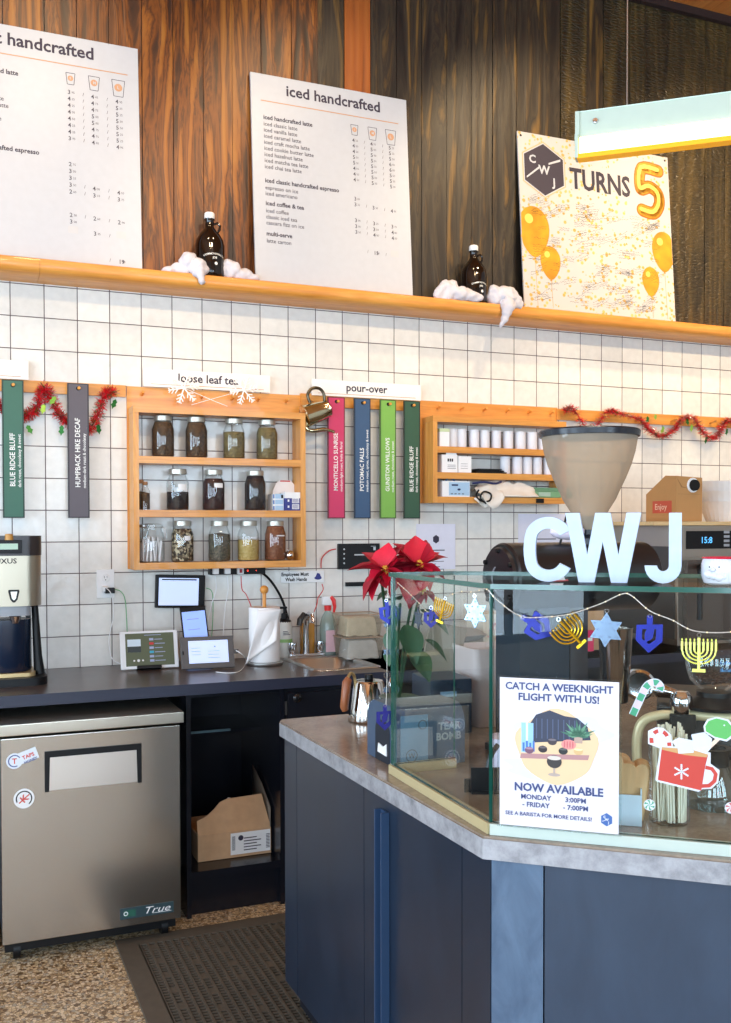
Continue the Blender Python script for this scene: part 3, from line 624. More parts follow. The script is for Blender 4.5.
# clip-top jar with paper filters
c=onY(152,560,-.075); t=thing('clip_top_jar','clip-top glass jar of white paper tea filters, bottom tier left','jar',(c.x,-.075,S0))
b=B(JG); b.lathe([(0,0),(.05,0),(.054,.01),(.054,.11),(.044,.135),(.044,.15)],28,JG); b.build('jar_glass',t,ang=60); b=B(JG); b.lathe([(.048,.152),(.048,.158),(.03,.166),(0,.168)],24,JG); b.build('glass_lid',t,ang=60)
b=B(STEEL); b.tube([(.046,0,.150),(.06,-.01,.14),(.062,-.01,.10),(.052,-.01,.105)],.0015,6,STEEL); b.tube([(.046*math.cos(k*PI/10),.046*math.sin(k*PI/10),.150) for k in range(20)],.0016,6,STEEL,closed=True); b.build('wire_clip',t)
for k in range(9):
    b=B(PAPER); x=-.036+.009*k; b.M=TR(x,(-.015 if k%2 else .012),.004)@RY(.12*math.sin(k*2.1)); b.box(-.0035,.0035,-.012,.012,0,.095+.012*math.sin(k*1.7),PAPER,bev=.001); b.build('paper_filter',t)
# second clip jar behind, left
c=onY(144,560,-.04); t=thing('clip_top_jar','clear clip-top jar standing behind the paper filter jar','jar',(c.x,-.04,S0)); 
b=B(JG); b.lathe([(0,0),(.022,0),(.024,.01),(.024,.11),(.018,.135),(.018,.15)],20,JG); b.build('jar_glass',t,ang=60); b=B(PAPER); b.lathe([(0,.004),(.021,.004),(.021,.08),(0,.085)],16,PAPER); b.build('contents',t); b=B(STEEL); b.lathe([(.019,.15),(.019,.16),(0,.163)],16,STEEL); b.build('jar_lid',t)
# boxes at the right of the middle tier
c=onY(283,500,-.09); BLU=mat('royal_blue_card',(44,52,130),.5); LB=mat('light_blue_card',(168,200,226),.5)
t=thing('tea_bag_box','royal blue carton with white barcode panels on the middle tier','box',(c.x-.0,-.09,S2)); b=B(BLU,PAPER); b.box(0,.085,-.03,.04,0,.062,BLU); b.box(-.001,.086,-.031,.041,.055,.082,PAPER)
for zz in (.006,.033): rect(b,.033,.066,zz,zz+.022,-.0306,PAPER); rect(b,.012,.02,zz+.006,zz+.016,-.0306,PAPER)
for k in range(7): rect(b,.036+k*.004,.0378+k*.004,.008,.026,-.031,BLU); rect(b,.036+k*.004,.0378+k*.004,.035,.053,-.031,BLU)
b.build('carton',t)
t=thing('tea_bag_box','pale blue and white carton behind the royal blue one','box',(c.x-.052,-.075,S2)); b=B(LB,PAPER,BLU); b.box(0,.05,-.03,.05,0,.074,PAPER)
for zz in (.0,.026,.052): rect(b,.0,.007,zz+.002,zz+.02,-.0306,mat('mid_blue_card',(84,120,180),.5)); rect(b,.01,.048,zz+.001,zz+.022,-.0306,LB)
rect(b,.038,.048,.055,.07,-.031,BLACK); b.build('carton',t)
t=thing('paper_tag','white eight-sided paper tag propped behind the blue tea boxes','tag',(c.x+.022,-.03,S2)); b=B(mat('warm_white_card',(236,230,228),.6)); b.plate([(-.055,.09),(-.04,.125),(-.02,.14),(.03,.14),(.048,.12),(.05,.0),(-.055,.0)],-.012,-.010); b.build('card',t)
b=B(mat('red_ink',(214,70,60),.5)); rect(b,-.02,.028,.132,.138,-.0126,None); b.build('red_edge',t)
c=onY(289.5,556,-.09); b=B(CHROME); b.ball((0,0,.022),.022,CHROME,18); b.tube([(0,0,.04),(-.004,0,.05),(-.01,0,.052)],.0016,6,CHROME); tag(b.build('tea_ball',loc=(c.x,-.09,S0)),'small steel mesh tea ball at the right end of the bottom tier','tea ball')
# hanging pouring kettle
c=onY(318,412,-.09); t=thing('pouring_kettle','small steel gooseneck kettle hanging tilted from a peg right of the tea shelf','kettle',c,0)
KM=mat('polished_steel_warm',(200,192,160),.14,1.); rotk=RY(math.radians(-68))
b=B(KM); b.M=RY(math.radians(70)); b.lathe([(0,-.075),(.046,-.075),(.053,-.07),(.046,0),(.038,.045),(.040,.052),(.036,.056),(.0,.058)],28,KM); b.build('kettle_body',t,ang=50)
b=B(mat('dark_steel_handle',(96,88,72),.3,.9)); b.tube(catmull([(-.038,-.0,.04),(-.05,-.0,.075),(-.03,0,.105),(.005,0,.108),(.028,0,.085),(.032,0,.045)],4),.0075,8); b.build('kettle_handle',t)
b=B(KM); b.tube(catmull([(-.05,-.005,-.025),(-.062,-.01,-.075),(-.03,-.012,-.088),(.02,-.012,-.08),(.05,-.012,-.083),(.075,-.012,-.09)],4),[.012]*6+[.010]*8+[.007]*7,10); b.build('spout',t)
# ============================================================ RIGHT WALL SHELF
R1,R2,R0=1.899+.011-.011,1.775,1.655
R1=1.883;R2=1.757
t=wall_shelf('supply_shelf','oak wall shelf of paper cups and supplies behind the grinder',1.886,2.640,1.625,2.040,[1.896,1.772],(1.872,2.665,2.040,2.125),[onY(px,py,-.02).x for px,py in ((438,407),(461,408),(484,409),(507,410),(529,411),(551,412))])
CUP=mat('paper_cup_white',(226,228,234),.6)
r=random.Random(4)
def cuprow(pxs,z,hgt,where,grp):
    for i,px in enumerate(pxs):
        x=onY(px,450,-.08).x; b=B(CUP); rr=.026+r.uniform(-.002,.003); b.lathe([(0,.001),(rr*.93,0),(rr,.004),(rr,hgt-.004),(rr*.98,hgt),(0,hgt)],20,CUP); tag(b.build('paper_roll',loc=(x,-.08,z)),where,'paper roll',grp)
cuprow([452.5,461.5,474,484.5,496,508,520,531.5,543],1.896,.088,'plain white paper roll standing in the row on the top tier of the supply shelf','white paper rolls on the top tier')
cuprow([505,517,527,537,548],1.772,.086,'plain white paper roll standing in the row on the middle tier of the supply shelf','white paper rolls on the middle tier')
c=onY(437.8,430,-.1); b=B(PAPER,TGL); b.box(0,.052,-.03,.04,0,.085,PAPER); b.box(-.0008,.0528,-.0308,.04,.07,.0858,mat('pale_green_band',(196,212,168),.6)); tag(b.build('labelled_carton',loc=(c.x,-.09,1.896)),'small white carton with a green top at the left of the supply shelf top tier','box')
c=onY(440,460,-.1); t=thing('tissue_box','open white carton printed on its front, left of the middle tier','box',(c.x,-.09,1.772)); b=B(PAPER); b.box(0,.085,-.03,.04,0,.085,PAPER,bev=.002); b.poly([(.02,-.03,.085),(.08,-.03,.085),(.07,-.035,.115),(.03,-.035,.112)],PAPER); b.build('carton',t); b=B(BLACK)
for k in range(3): rect(b,.03+.011*k,.038+.011*k,.052,.066,-.0306,BLACK)
for k in range(3): rect(b,.03,.075,.018+k*.008,.020+k*.008,-.0306,FX)
b.build('print',t)
t=thing('tissue_box','plain white carton right of the open printed one on the middle tier','box',(c.x+.09,-.09,1.772)); b=B(PAPER); b.box(0,.072,-.03,.04,0,.08,PAPER,bev=.003); b.build('carton',t); b=B(FX); 
for k in range(3): rect(b,.012,.05,.02+k*.011,.0215+k*.011,-.0306,FX)
b.build('print',t)
c=onY(474,465,-.1)
for k in range(3):
    b=B(BLACK); b.box(0,.17-.02*k,-.05,.04,k*.0075,k*.0075+.006,BLACK,bev=.001); tag(b.build('black_tray',loc=(c.x+.006*k,-.075,1.772)),['lowest thin black tray in the stack on the middle tier','middle thin black tray in the stack','topmost thin black tray in the stack on the middle tier'][k],'tray','thin black trays')
c=onY(440,480,-.1); t=thing('glove_box','white glove dispenser box with blue panel on the lowest tier','box',(c.x,-.09,1.655)); b=B(PAPER,LB); b.box(0,.15,-.035,.045,0,.075,PAPER); rect(b,.035,.148,.006,.07,-.0356,LB); rect(b,.05,.085,.052,.06,-.036,mat('navy_print',(34,44,86),.5)); disc(b,.09,.035,.009,-.036,mat('navy_print',(0,0,0)),10,1,.6)
for k in range(4): rect(b,.045+k*.02,.057+k*.02,.012,.016,-.036,FX)
b.build('carton',t); b=B(mat('blue_glove',(110,150,210),.5)); b.grid(lambda u,v:(.035+.05*u,-.01+.02*v,.075+.04*math.sin(PI*u)*math.sin(PI*(.2+v*.6))),8,4); b.build('glove_tip',t,recalc=False)
# white cloth / apron, spilling over the front edge
CL=mat('cream_cloth',(236,228,216),.9,sub=.05)
c=onY(480,490,-.13); b=B(CL); 
def cloth(u,v):
    x=.33*u; lump=.03+.05*math.sin(PI*u)**.7*(1-abs(v-.4))+.012*noise.noise(Vector((u*7,v*5,1)))*2
    y=.10-.13*v; z=lump*(1 if v<.75 else (1-v)*4*.6)+.003
    if u<.4 and v>.8: z-= (v-.8)*5*.06*math.sin(PI*u/.4); y-=.012
    return (x,y,max(z,-.07))
b.grid(cloth,40,16); b.grid(lambda u,v:(.33*u,.10-.125*v,.002),4,4); tag(b.build('folded_cloth',loc=(c.x-.005,-.118,1.656),recalc=False,solid=.002),'rumpled cream cloth bundled on the lowest tier of the supply shelf','cloth')
b=B(mat('navy_strap',(40,48,92),.7)); b.tube(catmull([(0,0,.05),(.06,-.01,.056),(.12,-.01,.05),(.16,0,.06)],5),.006,6); tag(b.build('apron_strap',loc=(c.x-.05,-.145,1.67)),'navy strap lying across the cream cloth','strap')
b=B(BLACK); b.tube(catmull([(0,0,.02),(-.02,-.012,-.01),(.01,-.018,-.035),(.05,-.02,-.03),(.06,-.014,0),(.02,-.014,.012),(.0,-.016,-.02),(.03,-.02,-.045)],6),.0045,6); tag(b.build('looped_cable',loc=(c.x-.01,-.135,1.668)),'black cord looped over the front of the lowest tier','cord')
b=B(CL); b.grid(lambda u,v:(-.0+.10*u-.02*math.sin(v*3),-.004-.008*math.sin(PI*u*3),-.055*v*math.sin(PI*(.1+.8*u))),14,8); tag(b.build('hanging_cloth',loc=(c.x-.02,-.137,1.655),solid=.002,recalc=False),'end of cream cloth hanging below the supply shelf','cloth')
c=onY(533,493,-.1); GT=mat('green_folder',(120,168,124),.5); t=thing('green_tray','flat green plastic tray on the right of the lowest tier','tray',(c.x,-.12,1.656)); b=B(GT); b.box(0,.22,0,.1,0,.03,GT,bev=.002); b.box(-.0,.21,.01,.1,.031,.05,mat('dull_green_folder',(104,146,112),.5)); b.build('tray_body',t); b=B(PAPER); rect(b,.02,.09,.006,.026,-.0008,mat('grey_green_label',(170,196,176),.5)); b.build('sticker',t)
c=onY(536,499,-.131); b=B(BLACK); b.box(0,.045,-.004,0,0,.022,BLACK,bev=.001); tag(b.build('shelf_clip',loc=(c.x,-.1305,1.628)),'small black clip on the front edge of the supply shelf','clip')
# ============================================================ SMALL THINGS ON THE TILES
t=thing('wall_outlet','white wall outlet with adapter plugged in, left of the tea shelf','outlet',(.339,0,1.207)); b=B(WHITE); b.box(0,.074,-.006,-.0005,0,.123,WHITE,bev=.002); b.build('cover_plate',t)
for zz in (.035,.085):
    b=B(WHITE,BLACK); b.at(TR(.037,-.006,zz)@RX(PI/2)@Matrix.Diagonal((1,1.15,1,1))).lathe([(0,.002),(.014,.002),(.016,0)],18,WHITE); b.M=Matrix(); rect(b,.031,.0325,zz+.0,zz+.01,-.0085,BLACK); rect(b,.042,.0435,zz+.0,zz+.01,-.0085,BLACK); disc(b,.037,zz-.007,.0025,-.0085,BLACK,8); b.build('socket',t)
t=thing('charger_plug','black and white charger plugs with cables in the wall outlet','plug',(.37,-.0085,1.24)); b=B(BLACK); b.box(0,.04,-.035,0,-.012,.012,BLACK,bev=.003); b.build('black_adapter',t); b=B(WHITE); b.box(-.012,.012,-.03,0,-.004,.018,WHITE,bev=.003); b.build('white_adapter',t)
# cables
def cable(name,pts,r,m,label): 
    P=[Vector(p) for p in pts]; c0=P[0]; b=B(m); b.tube([p-c0 for p in catmull(P,8)],r,6,m); return tag(b.build(name,loc=c0),label,'cable')
GC=mat('green_cable',(110,176,120),.5); RC=mat('red_cable',(206,60,60),.5)
cable('charging_cable',[(.40,-.03,1.245),(.435,-.03,1.235),(.455,-.03,1.19),(.462,-.03,1.05),(.458,-.06,.96),(.47,-.09,.935)],.0022,GC,'green charging cable dropping from the wall outlet to the white tablet')
cable('charging_cable',[(.37,-.04,1.255),(.395,-.05,1.22),(.402,-.04,1.13),(.385,-.03,1.03),(.395,-.05,.95),(.44,-.10,.925)],.0022,WHITE,'white charging cable curving down from the wall outlet')
SCRW=mat('lit_white_screen',(196,210,240),.3,emit=1.0,ecol=(196,212,250)); SCRG=mat('lit_olive_screen',(84,92,70),.3,emit=.30); SCRB=mat('lit_blue_screen',(150,180,240),.3,emit=.9); GREY=mat('grey_rubber',(92,88,86),.6); UI=mat('screen_grey',(150,160,190),.4,emit=.3)
def tablet(label,c,W,H,tilt,rotz,body,bez,scr,th=.012,rotate=0.):
    t=thing('tablet',label,'tablet',c,(-tilt,rotate,rotz)); b=B(body); b.box(-W/2,W/2,0,th,0,H,body,bev=.005); b.build('case',t)
    b=B(scr); rect(b,-W/2+bez[0],W/2-bez[1],bez[2],H-bez[3],-.0008,scr); b.build('screen',t); return t
# white tablet with album page
a0,a1=onZ(120,673,.914),onZ(181,668.5,.914)
def spanrot(a,b_): return math.atan2(b_.y-a.y,b_.x-a.x)
y0=-.20; xa=onY(121,650,y0).x; xb=onY(179,650,y0).x; za=.918
t=tablet('white tablet showing a music page, propped on the counter by the wall',((xa+xb)/2,y0,za+.002),xb-xa,.160,.28,-.03,WHITE,(.022,.018,.012,.010),SCRG); Wt=xb-xa
b=B(UI); rect(b,-Wt/2+.03,-Wt/2+.085,.07,.125,-.0014,mat('album_sky',(190,205,215),.4,emit=.35)); rect(b,-Wt/2+.03,-Wt/2+.085,.07,.095,-.0018,mat('album_city',(50,60,60),.4))
for k in range(6): rect(b,.0,.018,.118-k*.018,.128-k*.018,-.0014,[UI,RC,UI,mat('cyan_ui',(60,160,190),.4,emit=.2),UI,UI][k]); rect(b,.022,.055+.01*(k%2),.121-k*.018,.124-k*.018,-.0014,UI)
for k in range(3): disc(b,-.065+.018*k,.035,.004+.002*(k==1),-.0014,WHITE,12)
rect(b,-.02,.05,.140,.1425,-.0014,UI); b.build('page_graphics',t)
b=B(BLACK); b.box(-.055,.045,-.02,.04,-.0015,.012,BLACK,bev=.002); b.build('stand_foot',t)
# grey rugged tablet
y0=-.30; xa=onY(182,650,y0).x; xb=onY(235,650,y0).x
t=tablet('tablet in a grey rubber case with lit white screen, in front on the counter',((xa+xb)/2,y0,.922),xb-xa,.135,.30,-.05,GREY,(.032,.026,.022,.018),SCRW,.018); Wt=xb-xa
b=B(UI); 
for k in range(3): rect(b,-.07,-.03,.085-k*.014,.087-k*.014,-.0014,UI); rect(b,.0,.05,.070-k*.014,.072-k*.014,-.0014,UI)
disc(b,.03,.09,.004,-.0014,UI,10); b.build('page_graphics',t); b=B(GREY); b.box(Wt/2,Wt/2+.018,0,.012,.058,.074,GREY); b.build('side_loop',t); b=B(BLACK); b.box(-Wt/2+.006,-Wt/2+.012,-.001,.003,.06,.075,BLACK); b.build('button',t)
# black framed tablet on the wall
p=onY(155,608,-.03); q=onY(204.5,573.5,-.03); W2=q.x-p.x
t=tablet('black tablet with bright white screen mounted on the tiles under the tea shelf',((p.x+q.x)/2,-.03,p.z-.004),W2,q.z-p.z,0,0,BLACK,(.014,.030,.012,.014),SCRW,.018,.035); Hh2=q.z-p.z
b=B(BLACK); rect(b,-W2/2+.026,W2/2-.04,Hh2-.024,Hh2-.018,-.0014,FX); b.build('page_graphics',t); b=B(BLACK); b.box(-.03,.03,.018,.028,.04,.10,BLACK); b.build('wall_mount',t)
# phone leaning
p=onY(194,640,-.16); t=thing('phone','phone with a lit blue screen leaning behind the grey tablet','phone',(onY(199.5,640,-.20).x,-.20,.916),(-.26,-.06,-.02)); b=B(BLACK); b.box(-.056,.056,0,.009,0,.262,BLACK,bev=.006); b.build('case',t); b=B(SCRB); rect(b,-.050,.050,.01,.240,-.0008,SCRB); b.build('screen',t)
b=B(UI); 
for zz in (.205,.16,.10): rect(b,-.03,.02,zz,zz+.0025,-.0014,UI)
b.build('page_graphics',t)
# power strip
p=onY(211,566,-.02); q=onY(264,580,-.02); t=thing('power_strip','black power strip under the tea shelf with white plugs and red lights','power strip',(p.x-.01,-.045,1.298)); L=q.x-p.x+.01; b=B(BLACK); b.box(0,L,0,.044,0,.032,BLACK,bev=.003); b.build('strip_body',t)
for px in (215,226.8):
    x=onY(px,570,-.05).x-p.x+.01; b=B(WHITE); b.box(x-.012,x+.014,-.022,0,.004,.030,WHITE,bev=.003); b.build('white_plug',t)
x=onY(240,570,-.05).x-p.x+.01; b=B(WHITE,RC); b.box(x-.014,x+.014,-.02,0,.002,.030,WHITE,bev=.003); b.box(x-.006,x+.006,-.023,-.02,.008,.024,mat('dark_red_plastic',(150,30,44),.4)); b.build('red_and_white_plug',t)
for k,px in enumerate((248,256.5)):
    x=onY(px,570,-.05).x-p.x+.01; b=B(mat('red_indicator_light',(255,60,40),.4,emit=2.5)); disc(b,x,.016,.004 if k==0 else .0025,-.0008,None,10); b.build('indicator_light',t)
cable('power_cable',[(1.02,-.03,1.315),(1.07,-.03,1.30),(1.12,-.03,1.25),(1.165,-.03,1.17),(1.19,-.03,1.08),(1.192,-.03,.99),(1.19,-.03,.93)],.006,BLACK,'thick black power cable arching from the power strip down behind the faucet')
zc=1.298
for (px,a,e,m,l) in ((215,1.30,(208,636),WHITE,'white cable hanging from the left plug of the power strip'),(227,1.30,(224,640),WHITE,'white cable hanging from the middle plug of the power strip'),(241,1.30,(252,614),RC,'thin red cable dropping from the power strip behind the paper towels')):
    s0=onY(px,576,-.065); e0=onY(e[0],e[1],-.10); cable('thin_cable',[s0,(s0.x+.006,-.06,s0.z-.06),((s0.x+e0.x)/2+.005,-.06,(s0.z+e0.z)/2),(e0.x,-.09,e0.z+.03),e0],.0022,m,l)
s0=onY(206,588,-.03); cable('thin_cable',[s0,onY(212,592,-.04),onY(213,610,-.05),onY(212,632,-.08),onY(211,640,-.12)],.002,GC,'pale green cable from the wall tablet down behind the phone')
cable('thin_cable',[onY(235,650,-.28),onY(243,655,-.30),(onZ(246,662,.917)),(onZ(240,671,.917)),(onZ(228,673,.917)),(onZ(216,672,.917))],.0022,WHITE,'white cable lying on the counter in front of the grey tablet')
cable('thin_cable',[onY(336,549,-.01),onY(329,551,-.012),onY(322,558,-.012),onY(321,568,-.012)],.0028,RC,'red cable from the black wall panel going left and down')
cable('thin_cable',[onY(322,584,-.012),onY(323,590,-.02),onY(318,598,-.02),onY(317,604,-.03),onY(314,612,-.05)],.0022,RC,'thin red cable below the hand washing sign')
# wash hands sign
p=onY(281,582.5,-.01); t=thing('hand_washing_sign','white sign reading Employees Must Wash Hands','sign',(p.x,-.008,1.252)); b=B(WHITE); b.box(0,.213,0,.005,0,.054,WHITE,bev=.002); b.build('plate',t)
b=B(BLACK); write(b,'Employees Must',.022,.002,.032,-.0006,BLACK,.035,sx=.92); write(b,'Wash Hands',.022,.022,.008,-.0006,BLACK,.035,sx=.92); b.build('lettering',t)
b=B(BLU); disc(b,.182,.020,.014,-.0006,BLU,14,1.3,.6); b.poly([(.168,-.0008,.022),(.178,-.0008,.044),(.190,-.0008,.04),(.2,-.0008,.02)],BLU); b.build('hands_symbol',t)
# black wall panel
t=thing('control_panel','black wall-mounted control panel with small white icons','control panel',(1.445,-.02,1.311)); b=B(BLACK); b.box(0,.212,0,.019,0,.12,BLACK,bev=.002); b.build('panel_body',t); b=B(UI)
for k in range(4): disc(b,.028,.028+.022*k,.0045,-.0006,mat('panel_icon',(180,186,190),.5,emit=.2),8)
rect(b,.08,.135,.064,.07,-.0006,mat('panel_icon',(0,0,0))); rect(b,.178,.19,.088,.103,-.0006,mat('panel_icon',(0,0,0))); rect(b,.165,.19,.106,.108,-.0006,mat('panel_icon',(0,0,0))); b.build('icons',t)
b=B(BLACK); b.box(0,.125,-.012,-.0005,0,.02,BLACK,bev=.002); tag(b.build('magnetic_strip',loc=(1.485,0,1.228)),'short black strip on the tiles under the black control panel','strip')
# notices
def notice(x0,x1,z0,z1,label,logo=True):
    t=thing('paper_notice',label,'notice',(x0,-.003,z0)); b=B(PAPER); b.box(0,x1-x0,0,.001,0,z1-z0,mat('cool_paper',(226,226,240),.7)); b.build('sheet',t); W=x1-x0;H=z1-z0; b=B(INK)
    if logo: b.poly([(W/2+.019*math.sin(PI/3*i),-.0006,H-.075+.021*math.cos(PI/3*i)) for i in range(6)],INK)
    rect(b,W*.28,W*.72,H-.132,H-.127,-.0006,FX)
    for k in range(6): rect(b,W*.14,W*(.5+.1*(k%3)),H-.16-k*.013,H-.157-k*.013,-.0006,FX)
    b.build('print',t)
notice(1.859,2.074,1.300,1.524,'white letter-size notice with a small dark logo taped above the red flowers')
notice(2.437,2.753,1.300,1.575,'white notice taped to the tiles behind the letter C',False)
# ============================================================ BACK COUNTER
CZ=.914
CTOP=mat('dark_counter_laminate',(78,66,62),.28,vary=.12,vs=12); CEDGE=mat('navy_counter_edge',(40,44,62),.45)
SX0,SX1,SY0,SY1=1.16,1.43,-.50,-.12
t=thing('back_worktop','dark brown laminate worktop with navy edge running along the tiles','worktop',(XL,0,.872))
b=B(CTOP,CEDGE); w=XR-XL; sx0,sx1=SX0-XL,SX1-XL
xs=[0,sx0,sx1,w]
for (xa,xb,ya,yb) in ((0,sx0,-.64,-.001),(sx1,w,-.64,-.001),(sx0,sx1,-.64,SY0),(sx0,sx1,SY1,-.001)):
    V=[b.v(p) for p in ((xa,ya,.042),(xb,ya,.042),(xb,yb,.042),(xa,yb,.042))]; b.f(V,CTOP); V=[b.v(p) for p in ((xa,ya,0),(xb,ya,0),(xb,yb,0),(xa,yb,0))]; b.f(V[::-1],CEDGE)
b.poly([(0,-.64,0),(w,-.64,0),(w,-.64,.042),(0,-.64,.042)],CEDGE); b.poly([(0,-.001,0),(0,-.64,0),(0,-.64,.042),(0,-.001,.042)],CEDGE)
b.build('worktop_slab',t,dedup=True)
# sink
t=thing('sink','stainless steel drop-in sink basin in the worktop','sink',((SX0+SX1)/2,(SY0+SY1)/2,CZ)); hw,hd_=(SX1-SX0)/2,(SY1-SY0)/2
def rr(hx,hy,r,n=5): return [(sx*(hx-r)+r*math.cos(a),sy*(hy-r)+r*math.sin(a)) for sx,sy,a0 in ((1,1,0),(-1,1,PI/2),(-1,-1,PI),(1,-1,3*PI/2)) for a in [a0+PI/2*k/n for k in range(n+1)]]
b=B(STEEL); rings=[(rr(hw+.022,hd_+.022,.03),.0005),(rr(hw+.02,hd_+.02,.03),.004),(rr(hw-.004,hd_-.004,.05),.003),(rr(hw-.012,hd_-.012,.05),-.004),(rr(hw-.03,hd_-.03,.05),-.13),(rr(.03,.03,.029),-.14)]
R_=[[b.v((x,y,z)) for x,y in q] for q,z in rings]
for A,C in zip(R_,R_[1:]):
    for i in range(len(A)): b.f([A[i],A[(i+1)%len(A)],C[(i+1)%len(A)],C[i]])
b.f(R_[-1]); b.build('basin',t,recalc=False,ang=60); b=B(BLACK); b.lathe([(0,-.138),(.024,-.138),(.026,-.14)],18,CHROME); b.build('drain',t)
# faucet
t=thing('faucet','chrome two-handle faucet behind the sink','faucet',(1.262,-.075,CZ+.001)); b=B(CHROME); b.box(-.085,.085,-.024,.024,0,.018,CHROME,bev=.006); b.build('base_bar',t)
b=B(CHROME); b.tube([(0,0,.015),(0,0,.13),(0,-.012,.175),(-.004,-.05,.20),(-.006,-.10,.195),(-.006,-.115,.17)],[.015,.013,.013,.012,.011,.010],12); b.build('spout',t)
for s_ in (-1,1): b=B(CHROME); b.lathe([(.013,.015),(.018,.03),(.022,.05),(.02,.068),(0,.072)],14,CHROME,c=(s_*.068,0,0)); b.box(s_*.068-.006,s_*.068+.006,-.045,0,.055,.066,CHROME,bev=.002); b.build('handle',t)
b=B(BLACK); b.tube([(-.02,-.03,.20),(-.045,-.05,.175),(-.05,-.05,.15)],[.011,.014,.012],10,mat('spray_head_rubber',(60,58,56),.4)); b.build('spray_head',t)
# soap, amber bottle, spray bottle
c=onZ(292,655,CZ); t=thing('soap_dispenser','white labelled hand soap pump bottle left of the faucet','bottle',(1.170,-.040,CZ)); LBL=mat('soap_label',(228,228,220),.5)
b=B(LBL); b.lathe([(0,0),(.034,0),(.036,.005),(.036,.15),(.03,.165)],24,LBL); b.build('bottle_body',t); b=B(BLACK); b.lathe([(.034,.15),(.03,.168),(.016,.178),(.014,.20),(.006,.202),(.006,.225),(0,.225)],18,BLACK); b.box(-.034,.012,-.008,.008,.222,.232,BLACK,bev=.003); b.build('pump',t)
b=B(mat('lime_band',(150,196,120),.5)); b.lathe([(.0365,.07),(.0365,.085)],24); b.build('green_band',t); b=B(BLACK); [rect(b,-.018,.016-.006*k,.105+.007*k,.108+.007*k,-.0366,FX) for k in range(3)]; b.build('print',t)
t=thing('amber_bottle','amber liquid bottle behind the faucet spout','bottle',(1.285,-.025,CZ)); AM=mat('amber_liquid',(196,138,62),.2); b=B(AM); b.box(-.032,.032,-.02,.018,0,.15,AM,bev=.008); b.build('bottle_body',t); b=B(WHITE); b.lathe([(.012,.15),(.012,.17),(0,.17)],12,WHITE); b.build('cap',t)
t=thing('spray_bottle','clear spray bottle with pink label and red trigger beside the faucet','spray bottle',(1.375,-.06,CZ)); SB=clear('bottle_plastic',(226,240,236),opac=.3,ocol=(214,230,224)); b=B(SB); b.lathe([(0,0),(.036,0),(.038,.006),(.038,.14),(.03,.175),(.014,.205),(.013,.215)],24,SB); b.build('bottle_body',t,ang=60)
b=B(mat('pink_label',(238,196,204),.5)); rect(b,-.024,.024,.02,.12,-.0386,None); b.build('label_panel',t); RD=mat('red_plastic',(226,44,44),.35); b=B(RD); b.lathe([(.016,.208),(.017,.232),(0,.233)],16,RD); b.build('collar',t)
b=B(WHITE); b.box(-.028,.016,-.012,.012,.233,.275,WHITE,bev=.006); b.build('spray_head',t); b=B(RD); b.tube([(.012,-.004,.27),(.026,-.01,.255),(.03,-.012,.225),(.026,-.01,.20)],[.011,.010,.008,.005],8); b.build('trigger',t)
# clear bins with bags
def bin_(x,y,z,label,fillc,h=.098):
    t=thing('clear_bin',label,'storage bin',(x,y,z)); g=clear('bin_plastic',(236,232,222),opac=.14,ocol=(220,214,200)); b=B(g); w0,d0,w1,d1=.17,.13,.19,.145
    P=[((-w0/2,-d0/2),(w0/2,-d0/2),(w0/2,d0/2),(-w0/2,d0/2)),((-w1/2,-d1/2),(w1/2,-d1/2),(w1/2,d1/2),(-w1/2,d1/2))]
    A=[b.v((x_,y_,0)) for x_,y_ in P[0]]; C=[b.v((x_,y_,h)) for x_,y_ in P[1]]; b.f(A[::-1])
    for i in range(4): b.f([A[i],A[(i+1)%4],C[(i+1)%4],C[i]])
    b.build('bin_body',t); b=B(mat('bin_rim',(166,140,116),.4)); b.tube([(x_,y_,h) for x_,y_ in P[1]],.003,6,closed=True); b.build('rim',t)
    b=B(fillc); q=.9; b.grid(lambda u,v:((u-.5)*w0*q,(v-.5)*d0*q,h*.86*(1-(2*u-1)**20)*(1-(2*v-1)**20)+.006*noise.noise(Vector((u*6,v*6,h*40)))+.003),16,14); b.build('packet_filling',t,recalc=False)
b1=mat('cream_packets',(232,222,200),.6,vary=.1); b2=mat('white_packets',(228,230,236),.6,vary=.08)
bin_(1.475,-.19,CZ,'lower clear bin of white packets, right of the faucet',b2); bin_(1.47,-.19,CZ+.103,'upper clear bin of cream packets, stacked on the lower one',b1)
# paper towel holder
t=thing('paper_towel_holder','roll of paper towels on a standing holder with wooden knob','paper towels',(1.015,-.235,CZ)); b=B(STEEL); b.lathe([(0,0),(.078,0),(.08,.003),(.08,.012),(.074,.015),(0,.015)],32,STEEL); b.build('base',t)
TW=mat('paper_towel',(244,242,240),.9,bump=.1); b=B(TW); b.lathe([(.018,.016),(.066,.016),(.0675,.02),(.0675,.245),(.066,.25),(.02,.25),(.018,.248)],36,TW); b.build('towel_roll',t,ang=50)
b=B(OAKZ); b.tube([(0,0,.012),(0,0,.31)],.0085,12,OAKZ); b.build('post',t); b=B(OAKZ); b.ball((0,0,.325),.019,OAKZ,16); b.build('knob',t)
b=B(TW); 
def sheet(u,v):   # loose sheet falling off the left side, twisted at its corner
    top=Vector((-.045+.03*u,-.055,.245-.0*u)); x=-.045-.055*v*(1-u)+.10*u*(1-.3*v); z=.245*(1-v)+.012*v+u*v*.10; y=-.0505-.02*u-.012*math.sin(v*4+u*3)-.012*v
    return (x,y,max(z,.01))
b.grid(sheet,12,14); b.build('loose_sheet',t,recalc=False,solid=.001)
